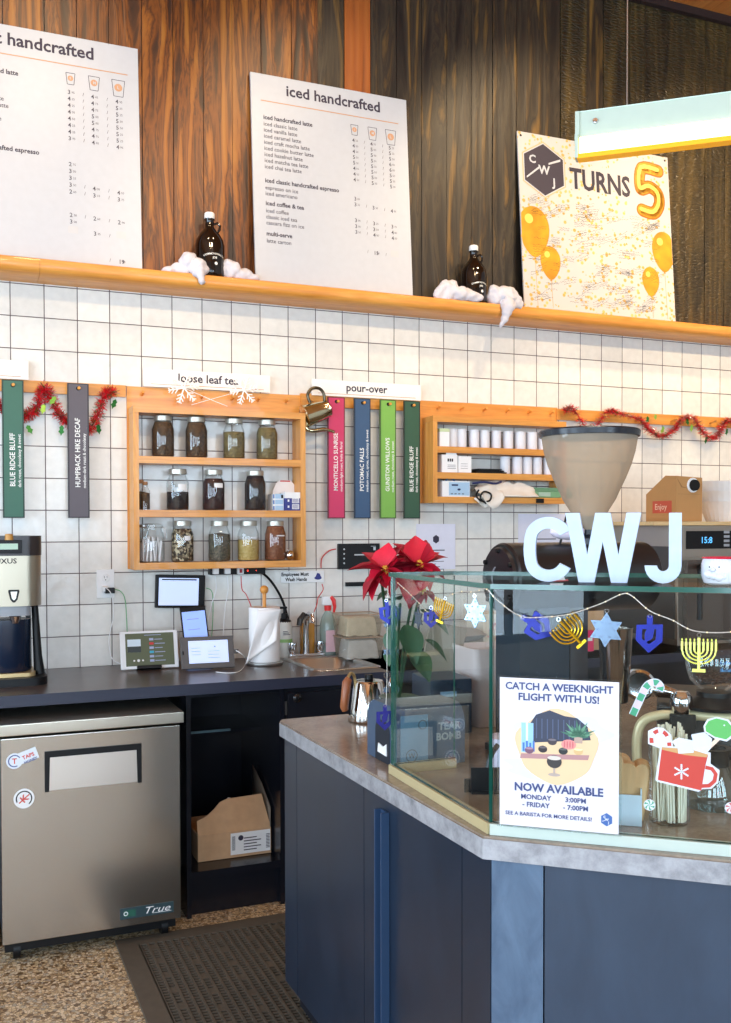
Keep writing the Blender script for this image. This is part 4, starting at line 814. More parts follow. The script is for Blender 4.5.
# ---- coffee brewer
t=thing('coffee_brewer','large steel and black thermal coffee brewer on the counter at the left edge','coffee brewer',(-.034,-.30,CZ))
b=B(BLACK); b.prism(rr(.135,.14,.05),0,.03,BLACK); b.build('base',t); b=B(STEEL); b.prism([(x*.72,y*.8-.0) for x,y in rr(.13,.13,.04)],.031,.045,mat('drip_grille',(206,180,130),.4,.6)); b.build('drip_tray',t)
for k in range(14): pass
b=B(mat('brewer_navy',(20,32,52),.25)); b.lathe([(0,.046),(.082,.046),(.085,.05),(.085,.245),(0,.25)],32); b.build('lower_column',t)
b=B(STEEL); bs=steel('brewer_steel',(170,160,142),.34,'Z'); b.prism(rr(.118,.115,.06,8),.30,.49,bs); b.build('steel_tank',t,ang=30)
b=B(BLACK); b.prism(rr(.120,.117,.06,8),.491,.565,mat('brewer_cap',(44,34,32),.3)); b.build('cap',t,ang=30)
for s_ in (-1,1): b=B(BLACK); b.tube([(s_*.112,-.03,.02),(s_*.105,-.03,.10),(s_*.096,-.02,.30)],[.022,.017,.013],10); b.build('support_leg',t)
b=B(BLACK); b.box(-.05,.045,-.135,-.10,.500,.55,BLACK,bev=.003); b.build('display_housing',t); b=B(mat('lcd_green',(170,196,176),.4,emit=.3)); rect(b,-.034,.030,.515,.537,-.1358,None); b.build('lcd_display',t)
b=B(mat('amber_knob',(196,140,60),.4)); b.lathe([(.016,.55),(.014,.572),(0,.574)],14,c=(0,-.115,0)); b.build('top_button',t)
b=B(BLACK); write(b,'LUXUS',.027,-.066,.462,-.1162,mat('dark_grey_lettering',(30,28,30),.8),.02,sx=1.12); b.build('lettering',t)
b=B(BLACK); b.M=TR(-.018,0,-.022); b.plate([(.014,.385),(.052,.385),(.053,.378),(.046,.348),(.037,.337),(.029,.337),(.020,.348),(.013,.378)],-.1200,-.1155,BLACK); b.build('badge',t)
b=B(mat('badge_silver',(200,196,186),.3,.7)); b.M=TR(-.018,0,-.022); b.plate([(.021,.378),(.045,.378),(.040,.352),(.033,.345),(.026,.352)],-.1212,-.1200); b.build('badge_centre',t)
b=B(CHROME); b.prism([(x*.6+.0,y*.55-.03) for x,y in rr(.13,.12,.04)],.262,.299,mat('clear_grey_plastic',(150,152,156),.15)); b.lathe([(.012,.235),(.022,.262)],14,c=(.02,-.1,0)); b.build('spray_funnel',t)
b=B(BLACK); b.box(.06,.078,-.075,-.04,.25,.30,BLACK,bev=.003); b.build('latch',t)
# ============================================================ UNDER THE COUNTER
# fridge
FY=-.78; FX0=onY(1,800,FY).x; FX1=onY(180.5,800,FY).x; FZ=lambda px,py: onY(px,py,FY).z
ztop=FZ(180,711.6); zdoor=FZ(180,724); zbot=FZ(180.5,918)
t=thing('undercounter_fridge','stainless steel undercounter fridge with black recessed handle and stickers','fridge',(FX0,FY,0)); W=FX1-FX0
FS=steel('fridge_steel',(186,180,170),.19,'Z')
b=B(BLACK); b.box(.01,W-.01,.05,.60,.035,zbot-.012,BLACK); b.build('underside_shade',t)  # black box standing in for the shaded void under the fridge
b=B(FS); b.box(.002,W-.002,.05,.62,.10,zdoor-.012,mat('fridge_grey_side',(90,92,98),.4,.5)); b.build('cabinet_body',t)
b=B(FS); b.box(0,W,0,.048,zbot,zdoor-.004,FS,bev=.003); b.build('door',t); dr=children(t)[-1]
b=B(steel('fridge_top_steel',(196,190,176),.3,'X')); b.box(-.012,W+.012,-.012,.62,zdoor+.006,min(ztop,.866),None,bev=.003); b.build('top_panel',t)
hx0,hx1=onY(44.5,760,FY).x-FX0,onY(141.5,760,FY).x-FX0; hz1=FZ(90,745+.0); hz1=FZ(44.5,751.5); hz0=FZ(46,792)
b=B(BLACK); P=[(hx0,hz0),(hx0,hz1),(hx1,hz1),(hx1,hz0),(hx1-.014,hz0),(hx1-.018,hz1-.022),(hx0+.018,hz1-.022),(hx0+.014,hz0)]
b.plate(P,-.004,0,BLACK); h=b.build('handle_frame',t)
b=B(FS); b.poly([(hx0+.015,-.0008,hz0+.004),(hx1-.015,-.0008,hz0+.004),(hx1-.018,-.003,hz1-.022),(hx0+.018,-.003,hz1-.022)],steel('handle_plate_steel',(226,220,212),.35,'X')); b.build('handle_plate',t)
nx0=onY(120,912,FY).x-FX0; nx1=onY(173.5,905,FY).x-FX0; nz0=FZ(120,920); nz1=FZ(120,909)
b=B(mat('nameplate_grey',(70,92,98),.35,.6),WHITE); b.box(nx0,nx1,-.002,0,nz0,nz1,None); rect(b,nx0+.012,nx0+.055,nz0+.008,nz1-.008,-.0024,mat('nameplate_green',(38,92,76),.4)); disc(b,nx0+.02,(nz0+nz1)/2,.008,-.0028,WHITE,14); disc(b,nx0+.02,(nz0+nz1)/2,.005,-.003,mat('nameplate_green',(0,0,0)),14)
write(b,'True',.034,nx0+.080,nz0+.010,-.0028,WHITE,.0,sx=1.45,shear=.35); rect(b,nx0+.115,nx1-.008,nz0+.0075,nz0+.009,-.0028,WHITE); b.build('nameplate',t)
sx_,sz_=onY(14.5,761,FY).x-FX0,FZ(14.5,761); b=B(WHITE,BLU); SK=mat('sticker_paper',(226,232,240),.4); disc(b,sx_,sz_,.027,-.0010,SK,24); b.M=TR(sx_,0,sz_)@RY(-.32); rect(b,.012,.078,-.020,.020,-.0011,SK); b.M=Matrix()
SBL=mat('sticker_blue',(60,80,140),.4); SRD=mat('sticker_red',(206,70,60),.4)
def ring(b,x,z,r,w,y,m,a0=0,a1=2*PI,n=24):
    for i in range(n):
        a,c=a0+(a1-a0)*i/n,a0+(a1-a0)*(i+1)/n; b.poly([(x+r*math.cos(a),y,z+r*math.sin(a)),(x+r*math.cos(c),y,z+r*math.sin(c)),(x+(r-w)*math.cos(c),y,z+(r-w)*math.sin(c)),(x+(r-w)*math.cos(a),y,z+(r-w)*math.sin(a))],m)
ring(b,sx_,sz_,.021,.0035,-.0014,SBL,.5,5.2); write(b,'T',.026,sx_-.008,sz_-.009,-.0016,SRD,.02)
b.M=TR(sx_+.028,0,sz_+.0)@RY(-.32); write(b,'TAPS',.018,.0,.002,-.0016,SRD,.03); write(b,'HONEY',.013,.0,-.014,-.0016,SBL,.03); b.build('round_tagged_sticker',t)
sx_,sz_=onY(24,798.5,FY).x-FX0,FZ(24,798.5); b=B(SK); disc(b,sx_,sz_,.034,-.0010,WHITE,28); ring(b,sx_,sz_,.027,.004,-.0014,BLACK,-.9,3.6); b.M=TR(sx_,0,sz_)@RY(-.7); write(b,'K',.034,-.011,-.012,-.0016,SRD,.02); rect(b,-.022,.022,-.003,.001,-.0017,SRD); b.build('round_sticker',t)
for x in (.05,W-.05):
    for y in (.08,.56): b=B(BLACK); b.at(TR(x,y,.035)@RY(PI/2)).lathe([(0,-.012),(.035,-.012),(.035,.012),(0,.012)],18,BLACK); b.at(Matrix()).box(x-.016,x+.016,y-.02,y+.02,.055,.10,STEEL); b.build('caster',t)
# neighbour at the left edge: dark cabinet
NV=mat('black_navy_cabinet',(16,18,28),.4,vary=.1)
b=B(NV); b.box(XL+.01,FX0-.03,-.60,-.01,.0,.871,NV); tag(b.build('base_cabinet'),'dark base cabinet under the worktop at the left edge','cabinet')
# filler wall behind fridge
# open shelf cabinet
ox0,ox1=.590,.985; t=thing('open_cabinet','black open cabinet under the worktop holding a cardboard box','cabinet',(ox0,-.60,0)); W=ox1-ox0
SH=mat('black_shelf_gloss',(20,22,30),.25)
for nm,a in (('side_panel',(0,.018,0,.58,0,.871)),('side_panel',(W-.018,W,0,.58,.0,.871)),('bottom_shelf',(.018,W-.018,0,.57,.15,.178)),('back_panel',(.018,W-.018,.57,.58,.178,.871)),('toe_panel',(.018,W-.018,.035,.05,0,.15)),('top_rail',(.018,W-.018,0,.02,.855,.871))):
    b=B(SH); b.box(*a,SH); b.build(nm,t)
b=B(SH); b.box(.018,W-.018,.25,.57,.655,.668,SH); b.build('upper_shelf',t)
b=B(CHROME); b.box(.02,.24,.245,.25,.663,.672,mat('shelf_edge_metal',(120,150,160),.3,.6)); b.build('shelf_edge',t)
# cardboard box, torn open
BY=-.50; c0=onY(198,862,BY); x0=c0.x; x1=onY(271,855,BY).x; W=x1-x0; zt=onY(198,836,BY).z; zt2=onY(215,801,BY).z
t=thing('cardboard_box','opened brown cardboard box with white label inside the open cabinet','box',(x0,BY,.179)); h=zt-.178
b=B(CARD); b.box(0,W,0,.004,.001,h,CARD); b.box(0,.004,.004,.26,.001,h,CARD); b.box(W-.004,W,.004,.26,.001,h,CARD); b.box(.004,W-.004,.256,.26,.001,h,CARD); b.box(.004,W-.004,.004,.256,.001,.005,CARD); b.build('box_body',t)
zz=zt2-.178; b=B(CARD); A=lambda z:(.0,.02+(z-h)*.25)[1]
b.at(TR(0,.002,h)@RX(-.22)); q=zz-h; b.plate([(0,0),(W,0),(W-.03,q*1.02),(W*.42,q*.98),(W*.32,q*.90),(W*.24,q*.72),(W*.12,q*.52),(.0,q*.42)],0,.004,CARD); b.build('front_flap',t)
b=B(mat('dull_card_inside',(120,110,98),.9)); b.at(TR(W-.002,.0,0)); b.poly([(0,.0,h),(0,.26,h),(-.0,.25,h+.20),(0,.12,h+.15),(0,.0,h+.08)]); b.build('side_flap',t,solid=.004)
b=B(PAPER); rect(b,W*.44,W*.99,.012,h-.008,-.0008,PAPER); b.build('shipping_label',t); lb=children(t)[-1] if 0 else None
b=B(INK); 
for k in range(9): rect(b,W*.46+k*.0015,W*.46+k*.0015+.0007,.03,h-.02,-.0014,INK)
for k in range(5): rect(b,W*.62,W*(.8+.06*(k%2)),.025+k*.012,.029+k*.012,-.0014,INK)
for k in range(10): rect(b,W*.93,W*.98,.025+k*.006,.028+k*.006,-.0014,INK)
disc(b,W*.58,h-.03,.011,-.0014,INK,12); b.build('label_print',t)
b=B(PAPER); b.grid(lambda u,v:(W*.45+.07*u,.12+.06*v,h*.4+.10+.03*noise.noise(Vector((u*5,v*5,3)))+ .05*math.sin(PI*u)),8,8); tag(b.build('plastic_bag',loc=(x0,BY,.179),recalc=False,solid=.001),'crumpled white bag poking out of the cardboard box','bag')
# sink cabinet
sx=.990; t=thing('sink_cabinet','black sink cabinet with a small round knob','cabinet',(sx,-.60,0)); b=B(NV); b.box(0,.80,.02,.06,.0,.871,NV); b.box(0,.02,.06,.58,0,.871,NV); b.box(.78,.80,.06,.58,0,.871,NV); b.build('body',t)
b=B(NV); b.box(.01,.79,0,.019,.12,.845,NV,bev=.002); b.build('door',t); k=onY(297,698,-.62); b=B(mat('black_knob',(40,40,42),.2,.5)); b.at(TR(k.x-sx,0,k.z)@RX(PI/2)).lathe([(.006,0),(.006,.012),(.017,.018),(.018,.026),(.012,.031),(0,.032)],20); b.build('knob',t)
b=B(CHROME); b.box(-.003,.006,-.003,0,.70+.06,.70+.115,STEEL); b.build('hinge_plate',t)
b=B(NV); b.box(1.80,XR-.01,-.60,-.01,0,.871,NV); tag(b.build('base_cabinet'),'dark base cabinet under the worktop behind the bar','cabinet')
# mat
def matw():
    b=B(mat('black_rubber_mat',(84,74,62),.6,vary=.1)); m=None; b.box(.31,1.24,-1.63,-.725,.0003,.0035,mat('mat_hole_shade',(14,13,13),.8)); x0,x1,y0,y1=.30,1.25,-1.64,-.715; z=.012  # black sheet below the mat paints the shade inside its holes
    bd=.075
    b.box(x0,x0+bd,y0,y1,.0005,z); b.box(x1-bd,x1,y0,y1,.0005,z); b.box(x0+bd,x1-bd,y0,y0+bd,.0005,z); b.box(x0+bd,x1-bd,y1-bd,y1,.0005,z)
    xa,xb,ya,yb=x0+bd,x1-bd,y0+bd,y1-bd; nx=int((xb-xa)/.028); ny=int((yb-ya)/.019)
    for i in range(nx+1):
        x=xa+(xb-xa)*i/nx; b.box(x-.004,x+.004,ya,yb,.0005,z)
    for j in range(1,ny):
        y=ya+(yb-ya)*j/ny; b.box(xa,xb,y-.003,y+.003,.001,z-.001)
    for i in range(0,nx-2,4):
        for j in range((i//4%2)*3,ny-3,6): 
            b.box(xa+(i+1)*(xb-xa)/nx-.002,xa+(i+2)*(xb-xa)/nx+.002,ya+(j+1)*(yb-ya)/ny,ya+(j+3)*(yb-ya)/ny,.001,z-.0015)
    o=b.build('rubber_floor_mat'); o.data.transform(Matrix()); tag(o,'black perforated rubber mat on the pebble floor between fridge and bar','mat')
matw()
# ============================================================ SERVICE BAR
DX,DY=.764,-.645; NX,NY=-.645,-.764       # along the slanted front, and outward towards the customers
G0=(.745,-2.165); G1=(.728,-2.672); ADIAG=math.atan2(DY,DX)
def du(u,v=0.,z=0.): return Vector((G1[0]+DX*u-NX*v,G1[1]+DY*u-NY*v,z))      # v = inwards
def onD(px,py,off=0.): return onP(px,py,G1,(G1[0]+DX,G1[1]+DY),off)   # off>0 = towards the customers
def uv(p): q=Vector((p.x-G1[0],p.y-G1[1])); return q.x*DX+q.y*DY,-(q.x*NX+q.y*NY)
BT=.914
SLAB=None
def slab_mat():
    t=NT('cast_stone_top'); v=t.coords(world=True); n=t.noise(7,6,v,.65); c=t.ramp(n.outputs[0],[(.3,(128,112,98)),(.55,(150,134,118)),(.75,(166,152,138))])
    n2=t.noise(90,2,v); r=t.ramp(n2.outputs[0],[(.35,(225,225,225)),(.6,(255,255,255))]); cc=t.mixc(.6,c,r,'MULTIPLY'); t.link(cc,t.b.inputs['Base Color']); t.b.inputs['Roughness'].default_value=.16; return t.m
def slabedge_mat():
    t=NT('raw_concrete_edge'); v=t.coords(world=True); n=t.noise(22,7,v,.7); c=t.ramp(n.outputs[0],[(.25,(104,104,108)),(.45,(142,142,146)),(.65,(168,168,172)),(.8,(150,146,144))]); t.link(c,t.b.inputs['Base Color']); t.b.inputs['Roughness'].default_value=.55; t.bump(n.outputs[0],.3,.004); return t.m
ST=slab_mat(); SE=slabedge_mat()
bp=Vector((.707,-2.679,0)); d2=Vector((.752,-.659,0)); bc=bp+d2*1.15
out=[(.690,-1.455),(bp.x,bp.y),(bc.x,bc.y),(3.3,bc.y),(3.3,-1.42),(.705,-1.42)]
b=B(ST,SE); b.prism([(x,y) for x,y in out],0,.044,SE,SE)
b.bm.faces.ensure_lookup_table()
for f in b.bm.faces:
    f.normal_update()
    if abs(f.normal.z)>.9: f.material_index=0
ed=[e for e in b.bm.edges if all(abs(v.co.z-.044)<1e-6 for v in e.verts)]; bmesh.ops.bevel(b.bm,geom=ed,offset=.004,segments=2,affect='EDGES')
tag(b.build('bar_top',loc=(0,0,.870)),'polished tan stone top with rough grey edge on the blue-black bar','bar top')
def bar_mat(name,c1,c2,rough,mott=.0,sc=6):
    t=NT(name); v=t.coords((1,1,.5),world=True); n=t.noise(sc,6,v,.65,.5); c=t.ramp(n.outputs[0],[(.3,c1),(.7,c2)]); t.link(c,t.b.inputs['Base Color']); t.b.inputs['Roughness'].default_value=rough; t.b.inputs['Specular IOR Level'].default_value=.6
    t.bump(n.outputs[0],.05,.003); return t.m
BP=bar_mat('blue_black_steel_panel',(22,33,48),(30,43,60),.30); BL=bar_mat('mottled_blue_steel_panel',(62,82,106),(90,112,136),.34,sc=14); BD=bar_mat('blue_black_front_panel',(38,52,70),(48,64,84),.36,sc=9)
t=thing('service_bar','dark blue steel-clad service bar with slanted front','bar',(bp.x,bp.y,0))
def P2(p): return (p[0]-bp.x,p[1]-bp.y)
i_=.022
A0=(.716,-1.425); A1=(bp.x+.022,bp.y+.006); A2=(bc.x+.02,bc.y+.03)
def panel(p,q,z0,z1,m,nm='panel',th=.02,off=0.,gap=.0015):
    p=Vector(p).to_3d() if len(p)==2 else Vector(p); q=Vector((q[0],q[1],0)); p=Vector((p[0],p[1],0)); d=(q-p); L=d.length; d.normalize(); n=Vector((-d.y,d.x,0))   # n inward for this winding
    a=p+d*gap-n*off; c=q-d*gap-n*off
    b=B(m); pts=[(a.x,a.y),(c.x,c.y),(c.x+n.x*th,c.y+n.y*th),(a.x+n.x*th,a.y+n.y*th)]
    b.prism([P2(k) for k in pts],z0,z1,m); return b.build(nm,t)
yl=lambda px,py=860: onP(px,py,A0,A1).y
sp=[A0[1],yl(297),yl(364),yl(462),A1[1]]
lx=lambda y:A0[0]+(A1[0]-A0[0])*(y-A0[1])/(A1[1]-A0[1])
for y0,y1 in zip(sp,sp[1:]): panel((lx(y0),y0),(lx(y1),y1),.095 if y0>-1.6 else .10,.869,BP,'side_panel')
ud=Vector((A2[0]-A1[0],A2[1]-A1[1],0)); Ld=ud.length; ud.normalize()
us=(onP(543.9,920,A1,A2)-Vector((A1[0],A1[1],0))); uu=us.x*ud.x+us.y*ud.y
panel(A1,(A1[0]+ud.x*uu,A1[1]+ud.y*uu),.08,.869,BL,'corner_panel'); panel((A1[0]+ud.x*uu,A1[1]+ud.y*uu),A2,.08,.869,BD,'front_panel')
b=B(BP); b.prism([P2(k) for k in ((.76,-1.44),(.78,-2.62),(A1[0]+.07,A1[1]+.09),(A2[0]+.03,A2[1]+.12),(3.25,bc.y+.12),(3.25,-1.44))],0,.868,mat('bar_carcass',(18,20,28),.5)); b.build('carcass',t)
b=B(BP); b.prism([P2(k) for k in ((A0[0]+.001,A0[1]+.001),(A0[0]+.6,A0[1]+.001),(A0[0]+.6,A0[1]-.014),(A0[0]+.001,A0[1]-.014))],.095,.869,BP); b.build('end_panel',t)
# bracket channel on the side
yb=yl(386); b=B(mat('channel_steel',(52,78,112),.35,.3)); zt=onP(386,816,(A0[0]-.02,A0[1]),(A1[0]-.02,A1[1])).z
x_=lx(yb)-bp.x; yy=yb-bp.y; b.box(x_-.022,x_-.001,yy-.022,yy-.016,.0,zt); b.box(x_-.022,x_-.001,yy+.016,yy+.022,0,zt); b.box(x_-.007,x_-.001,yy-.016,yy+.016,0,zt); b.build('steel_channel',t)
b=B(WHITE)
for zz in (zt-.07,zt-.20,zt-.33,zt-.46): b.at(TR(x_-.008,yy,zz)@RY(-PI/2)).lathe([(.004,0),(.003,.003),(0,.0035)],8,STEEL)
b.build('screws',t)['kind']='stuff'
# ============================================================ GLASS DISPLAY CASE
GL=clear('case_glass',(252,255,254),base=.02,top=.20); GE=mat('green_glass_edge',(28,86,74),.12,spec=.8); GEL=mat('pale_glass_strip',(188,200,190),.25); GET=mat('tan_glass_strip',(186,170,128),.3)
ztop=onD(491,584).z; zb=.936
t=thing('glass_display_case','green-edged glass display case standing on the corner of the bar','display case',(G1[0],G1[1],BT+.0005))
LU=1.3; g=lambda p:(p[0]-G1[0],p[1]-G1[1])
def pane(p,q,z0,z1,nm,th=.008,edge=GE):
    p=Vector((p[0],p[1],0)); q=Vector((q[0],q[1],0)); d=(q-p).normalized(); n=Vector((-d.y,d.x,0))*th; b=B(GL,edge)
    A=[b.v((*g(k),z)) for z in (z0-BT,z1-BT) for k in (p,q,q+n,p+n)]
    for f,m in (((0,1,5,4),GL),((2,3,7,6),GL),((0,3,2,1),edge),((4,5,6,7),edge),((0,4,7,3),edge),((1,2,6,5),edge)): b.f([A[i] for i in f],m)
    return b.build(nm,t)
GR=onZ(456.6,759,.936); GR=(GR.x,G0[1]); 
pane(G0,(G1[0]-.001,G1[1]+.003),zb,ztop-.011,'side_pane'); pane(du(0.006),du(LU),zb,ztop-.011,'front_pane'); pane(GR,(G0[0]+.009,G0[1]),zb,ztop-.011,'rear_side_pane')
vin=uv(Vector((*GR,0)))[1]
b=B(GL,GE); top=[G0,(G1[0]-.004,G1[1]-.006),tuple(du(LU,-.006).xy),tuple(du(LU,vin).xy),GR]
top[0]=(G0[0]-.004,G0[1]+.004); b.prism([g(k) for k in top],ztop-.010-BT,ztop-BT,GL,GE); b.build('top_pane',t)
for (p,q,m) in ((G0,G1,GET),(du(-.0),du(LU),GEL),(GR,G0,GET)):
    p=Vector((p[0],p[1],0)); q=Vector((q[0],q[1],0)); d=(q-p).normalized(); n=Vector((-d.y,d.x,0)); a=p-n*.006; c=q-n*.006
    b=B(m); b.prism([g(k) for k in (a,c,c+n*.022,a+n*.022)],0.0,zb-BT-.0005,m); b.build('base_strip',t)
b=B(GE); 
# ============================================================ POSTER IN ACRYLIC
pc=[onD(px,py,.010) for px,py in ((497.5,676.4),(618.3,681.4),(619.4,836.8),(500,827.4))]
u0=uv(pc[3])[0]-.004; u1=uv(pc[2])[0]+.004; zp0=.9375; zp1=(pc[0].z+pc[1].z)/2+.004
o3=du(u0,-.020,zp0); t=thing('poster_sign','white poster in a clear acrylic holder reading Catch a weeknight flight with us','poster',o3,(-.0,0,ADIAG)); W=u1-u0; H=zp1-zp0
b=B(clear('acrylic',(240,246,248),base=.05)); b.box(0,W,.002,.006,0,H); b.build('acrylic_holder',t); b=B(mat('poster_paper',(214,210,218),.45)); b.box(.005,W-.005,.0002,.0016,.004,H-.004); b.build('paper_sheet',t)
PI_=mat('poster_navy_ink',(58,70,116),.5); Y=-.0004
def lt(b,s,size,cx,z,bold,sx=1.,rot=0.): write(b,s,size,cx,z,Y-.0002,PI_,bold,align='CENTER',sx=sx,rot=rot)
b=B(PI_); lt(b,'CATCH A WEEKNIGHT',.0192,W/2,H-.0255,.028,1.0); lt(b,'FLIGHT WITH US!',.0192,W/2,H-.0455,.028,1.0); lt(b,'NOW AVAILABLE',.0212,W/2,.0725,.034,1.0)
lt(b,'MONDAY',.0130,W*.32,.057,.024); lt(b,'- FRIDAY',.0130,W*.32,.0425,.024); lt(b,'3:00PM',.0130,W*.64,.057,.024); lt(b,'- 7:00PM',.0130,W*.64,.0425,.024); lt(b,'SEE A BARISTA FOR MORE DETAILS!',.0102,W*.42,.0245,.02); b.build('lettering',t)
b=B(PI_); hx,hz=W*.885,.030; b.poly([(hx+.0115*math.sin(PI/3*i),Y,hz+.0125*math.cos(PI/3*i)) for i in range(6)],mat('poster_blue_ink',(60,98,160),.5)); 
write(b,'C',.006,hx-.006,hz+.003,Y-.0003,PAPER,.02); write(b,'W',.0065,hx-.003,hz-.002,Y-.0003,PAPER,.02); write(b,'J',.006,hx+.003,hz-.007,Y-.0003,PAPER,.02); b.poly([(hx-.008,Y-.0003,hz-.004),(hx-.003,Y-.0003,hz-.002),(hx-.003,Y-.0003,hz-.0012),(hx-.008,Y-.0003,hz-.0032)],PAPER); b.build('hexagon_logo',t)
# printed picture
pr=lambda n,c: mat('print_'+n,c,.45)
b=B(pr('tan_table',(222,190,150))); r=random.Random(9)
def blob(cx,cz,rx,rz,m,y,n=40,wob=.06,sd=0):
    b.poly([(cx+rx*math.cos(2*PI*i/n)*(1+wob*math.sin(5*2*PI*i/n+sd)),y,cz+rz*math.sin(2*PI*i/n)*(1+wob*math.cos(4*2*PI*i/n+sd))) for i in range(n)],m)
cx,cz=W*.485,H*.55; b.M=TR(cx,0,cz)@Matrix.Diagonal((1.27,1,1.18,1))@TR(-cx,0,-cz)
blob(cx-.012,cz+.022,.048,.030,pr('sky_wash',(206,212,224)),Y,wob=.12); blob(cx+.025,cz+.026,.052,.024,pr('sky_wash',(0,0,0)),Y-.00002,wob=.14,sd=2); blob(cx-.02,cz-.035,.055,.018,pr('sky_wash',(0,0,0)),Y-.00003,wob=.2,sd=1)
blob(cx,cz,.060,.058,pr('tan_table',(0,0,0)),Y-.0001)
X0,X1=cx-.058,cx+.056
b.poly([(cx-.04,Y-.0002,cz+.004),(cx-.042,Y-.0002,cz+.03),(cx-.03,Y-.0002,cz+.05),(cx-.01,Y-.0002,cz+.058),(cx+.012,Y-.0002,cz+.05),(cx+.03,Y-.0002,cz+.048),(cx+.045,Y-.0002,cz+.035),(cx+.05,Y-.0002,cz+.014)],pr('dark_wall',(48,54,74)))
for k in range(9): rect(b,cx-.03+k*.008,cx-.0285+k*.008,cz+.012,cz+.044,Y-.0003,pr('mid_wall',(72,84,112)))
rect(b,cx-.052,cx-.034,cz-.012,cz+.036,Y-.0003,pr('pale_blue_window',(146,190,232))); rect(b,cx-.045,cx-.042,cz-.012,cz+.036,Y-.0004,pr('white_blue',(214,230,246)))
for k in range(4): rect(b,cx-.050+k*.005,cx-.047+k*.005,cz-.010,cz+.004+.003*(k%2),Y-.0005,pr('blue_shapes',(64,110,180)))
b.poly([(cx-.054,Y-.0004,cz-.022),(cx+.046,Y-.0004,cz-.018),(cx+.048,Y-.0004,cz-.010),(cx-.052,Y-.0004,cz-.014)],pr('rose_tray',(172,128,128)))
for k,(gx,gz,c) in enumerate(((-.040,-.008,(112,76,96)),(-.020,-.005,(44,36,40)),(-.006,.008,(60,52,60)),(.010,-.006,(36,40,40)),(.032,-.005,(206,172,120)))): disc(b,cx+gx,cz+gz,.0068,Y-.0006-.00002*k,pr('cup%d'%k,c),12,1,.85); disc(b,cx+gx,cz+gz+.003,.006,Y-.0008-.00002*k,pr('cup_rim%d'%k,tuple(min(255,v+50) for v in c)),12,1,.3)
disc(b,cx+.018,cz+.005,.010,Y-.0007,pr('pumpkin_pink',(226,140,136)),14,1.1,.8); 
for k in range(4): disc(b,cx+.012+k*.004,cz+.005,.0012,Y-.0009,pr('pumpkin_line',(196,104,104)),8,1,5)
rect(b,cx+.026,cx+.038,cz+.008,cz+.018,Y-.0007,pr('plant_pot',(176,150,136)))
for k in range(16):
    a=PI*(.02+.96*k/15); x=cx+.032; z=cz+.018; l=.016+.006*(k%3); d=Vector((math.cos(a),math.sin(a))); n=Vector((-d.y,d.x))*.0022
    b.poly([(x,Y-.00092,z),(x+d.x*l*.5+n.x,Y-.00092,z+d.y*l*.5+n.y),(x+d.x*l,Y-.00092,z+d.y*l),(x+d.x*l*.5-n.x,Y-.00092,z+d.y*l*.5-n.y)],pr('leaf%d'%(k%2),((62,110,90),(96,146,116))[k%2]))
disc(b,cx-.003,cz-.024,.011,Y-.0009,pr('glass_bowl',(52,48,48)),18,1,.95); disc(b,cx-.003,cz-.018,.010,Y-.0010,pr('foam',(206,196,186)),16,1,.35); rect(b,cx-.0045,cx-.0015,cz-.044,cz-.034,Y-.0009,pr('stem_glass',(176,160,150))); disc(b,cx-.003,cz-.045,.009,Y-.0009,pr('stem_glass',(0,0,0)),16,1,.3)
b.build('printed_picture',t)
# ============================================================ LETTERS C W J
LW=mat('galvanised_white_letter',(186,202,226),.38,vary=.05,vs=40)
def bigletter(ch,px0,px1,pyt,pyb):
    p0=onD(px0,pyb,-.10); p1=onD(px1,pyb,-.10); ua,ub=uv(p0)[0],uv(p1)[0]; h=onD((px0+px1)/2,pyt,-.10).z-ztop; w=ub-ua; b=B(LW); th=.016
    if ch=='C':
        R=w*.52; st=.0235; hh=h/2; n=30; arc=[math.radians(27)+math.radians(306)*i/n for i in range(n+1)]
        q=lambda r_,a:(R+r_*math.cos(a),hh+r_*math.sin(a)+(hh-R)*max(-1,min(1,math.sin(a)*2.2)))
        P=[q(R,a) for a in arc]+[q(R-st,a) for a in arc[::-1]]; b.plate(P,0,th)
    elif ch=='W':
        s=.19; P=[(x*w,z*h) for x,z in ((0,1),(.19,1),(.295,.40),(.40,1),(.60,1),(.705,.40),(.81,1),(1,1),(.82,0),(.61,0),(.50,.58),(.39,0),(.18,0))]; b.plate(P,0,th)
    else:
        s=.0235; R=w*.5; P=[(w,h),(w-s,h),(w-s,R*1.0)]; n=12; ri=R-s if R-s>.004 else .006; c=(w-R,R)
        P=[(w,h),(w-s,h)]+[(w-R+(R-s)*math.cos(-PI*i/n),R+(R-s)*math.sin(-PI*i/n)) for i in range(n+1)]+[(w-2*R,R+.0),]+[(w-R+R*math.cos(PI+PI*i/n),R+R*math.sin(PI+PI*i/n)) for i in range(n+1)]
        P=[(x,z+ (.012 if False else 0)) for x,z in P]; b.plate(P,0,th)
    q=du(ua,.10,ztop+.0004); o=b.build('metal_letter',loc=q,rot=ADIAG,ang=25); return o
tag(bigletter('C',523.5,571,517,584.5),'white metal letter C standing on the glass case','letter'); tag(bigletter('W',565,641,513,584.5),'white metal letter W standing on the glass case','letter'); tag(bigletter('J',644.5,681.5,513,584.5),'white metal letter J standing on the glass case','letter')
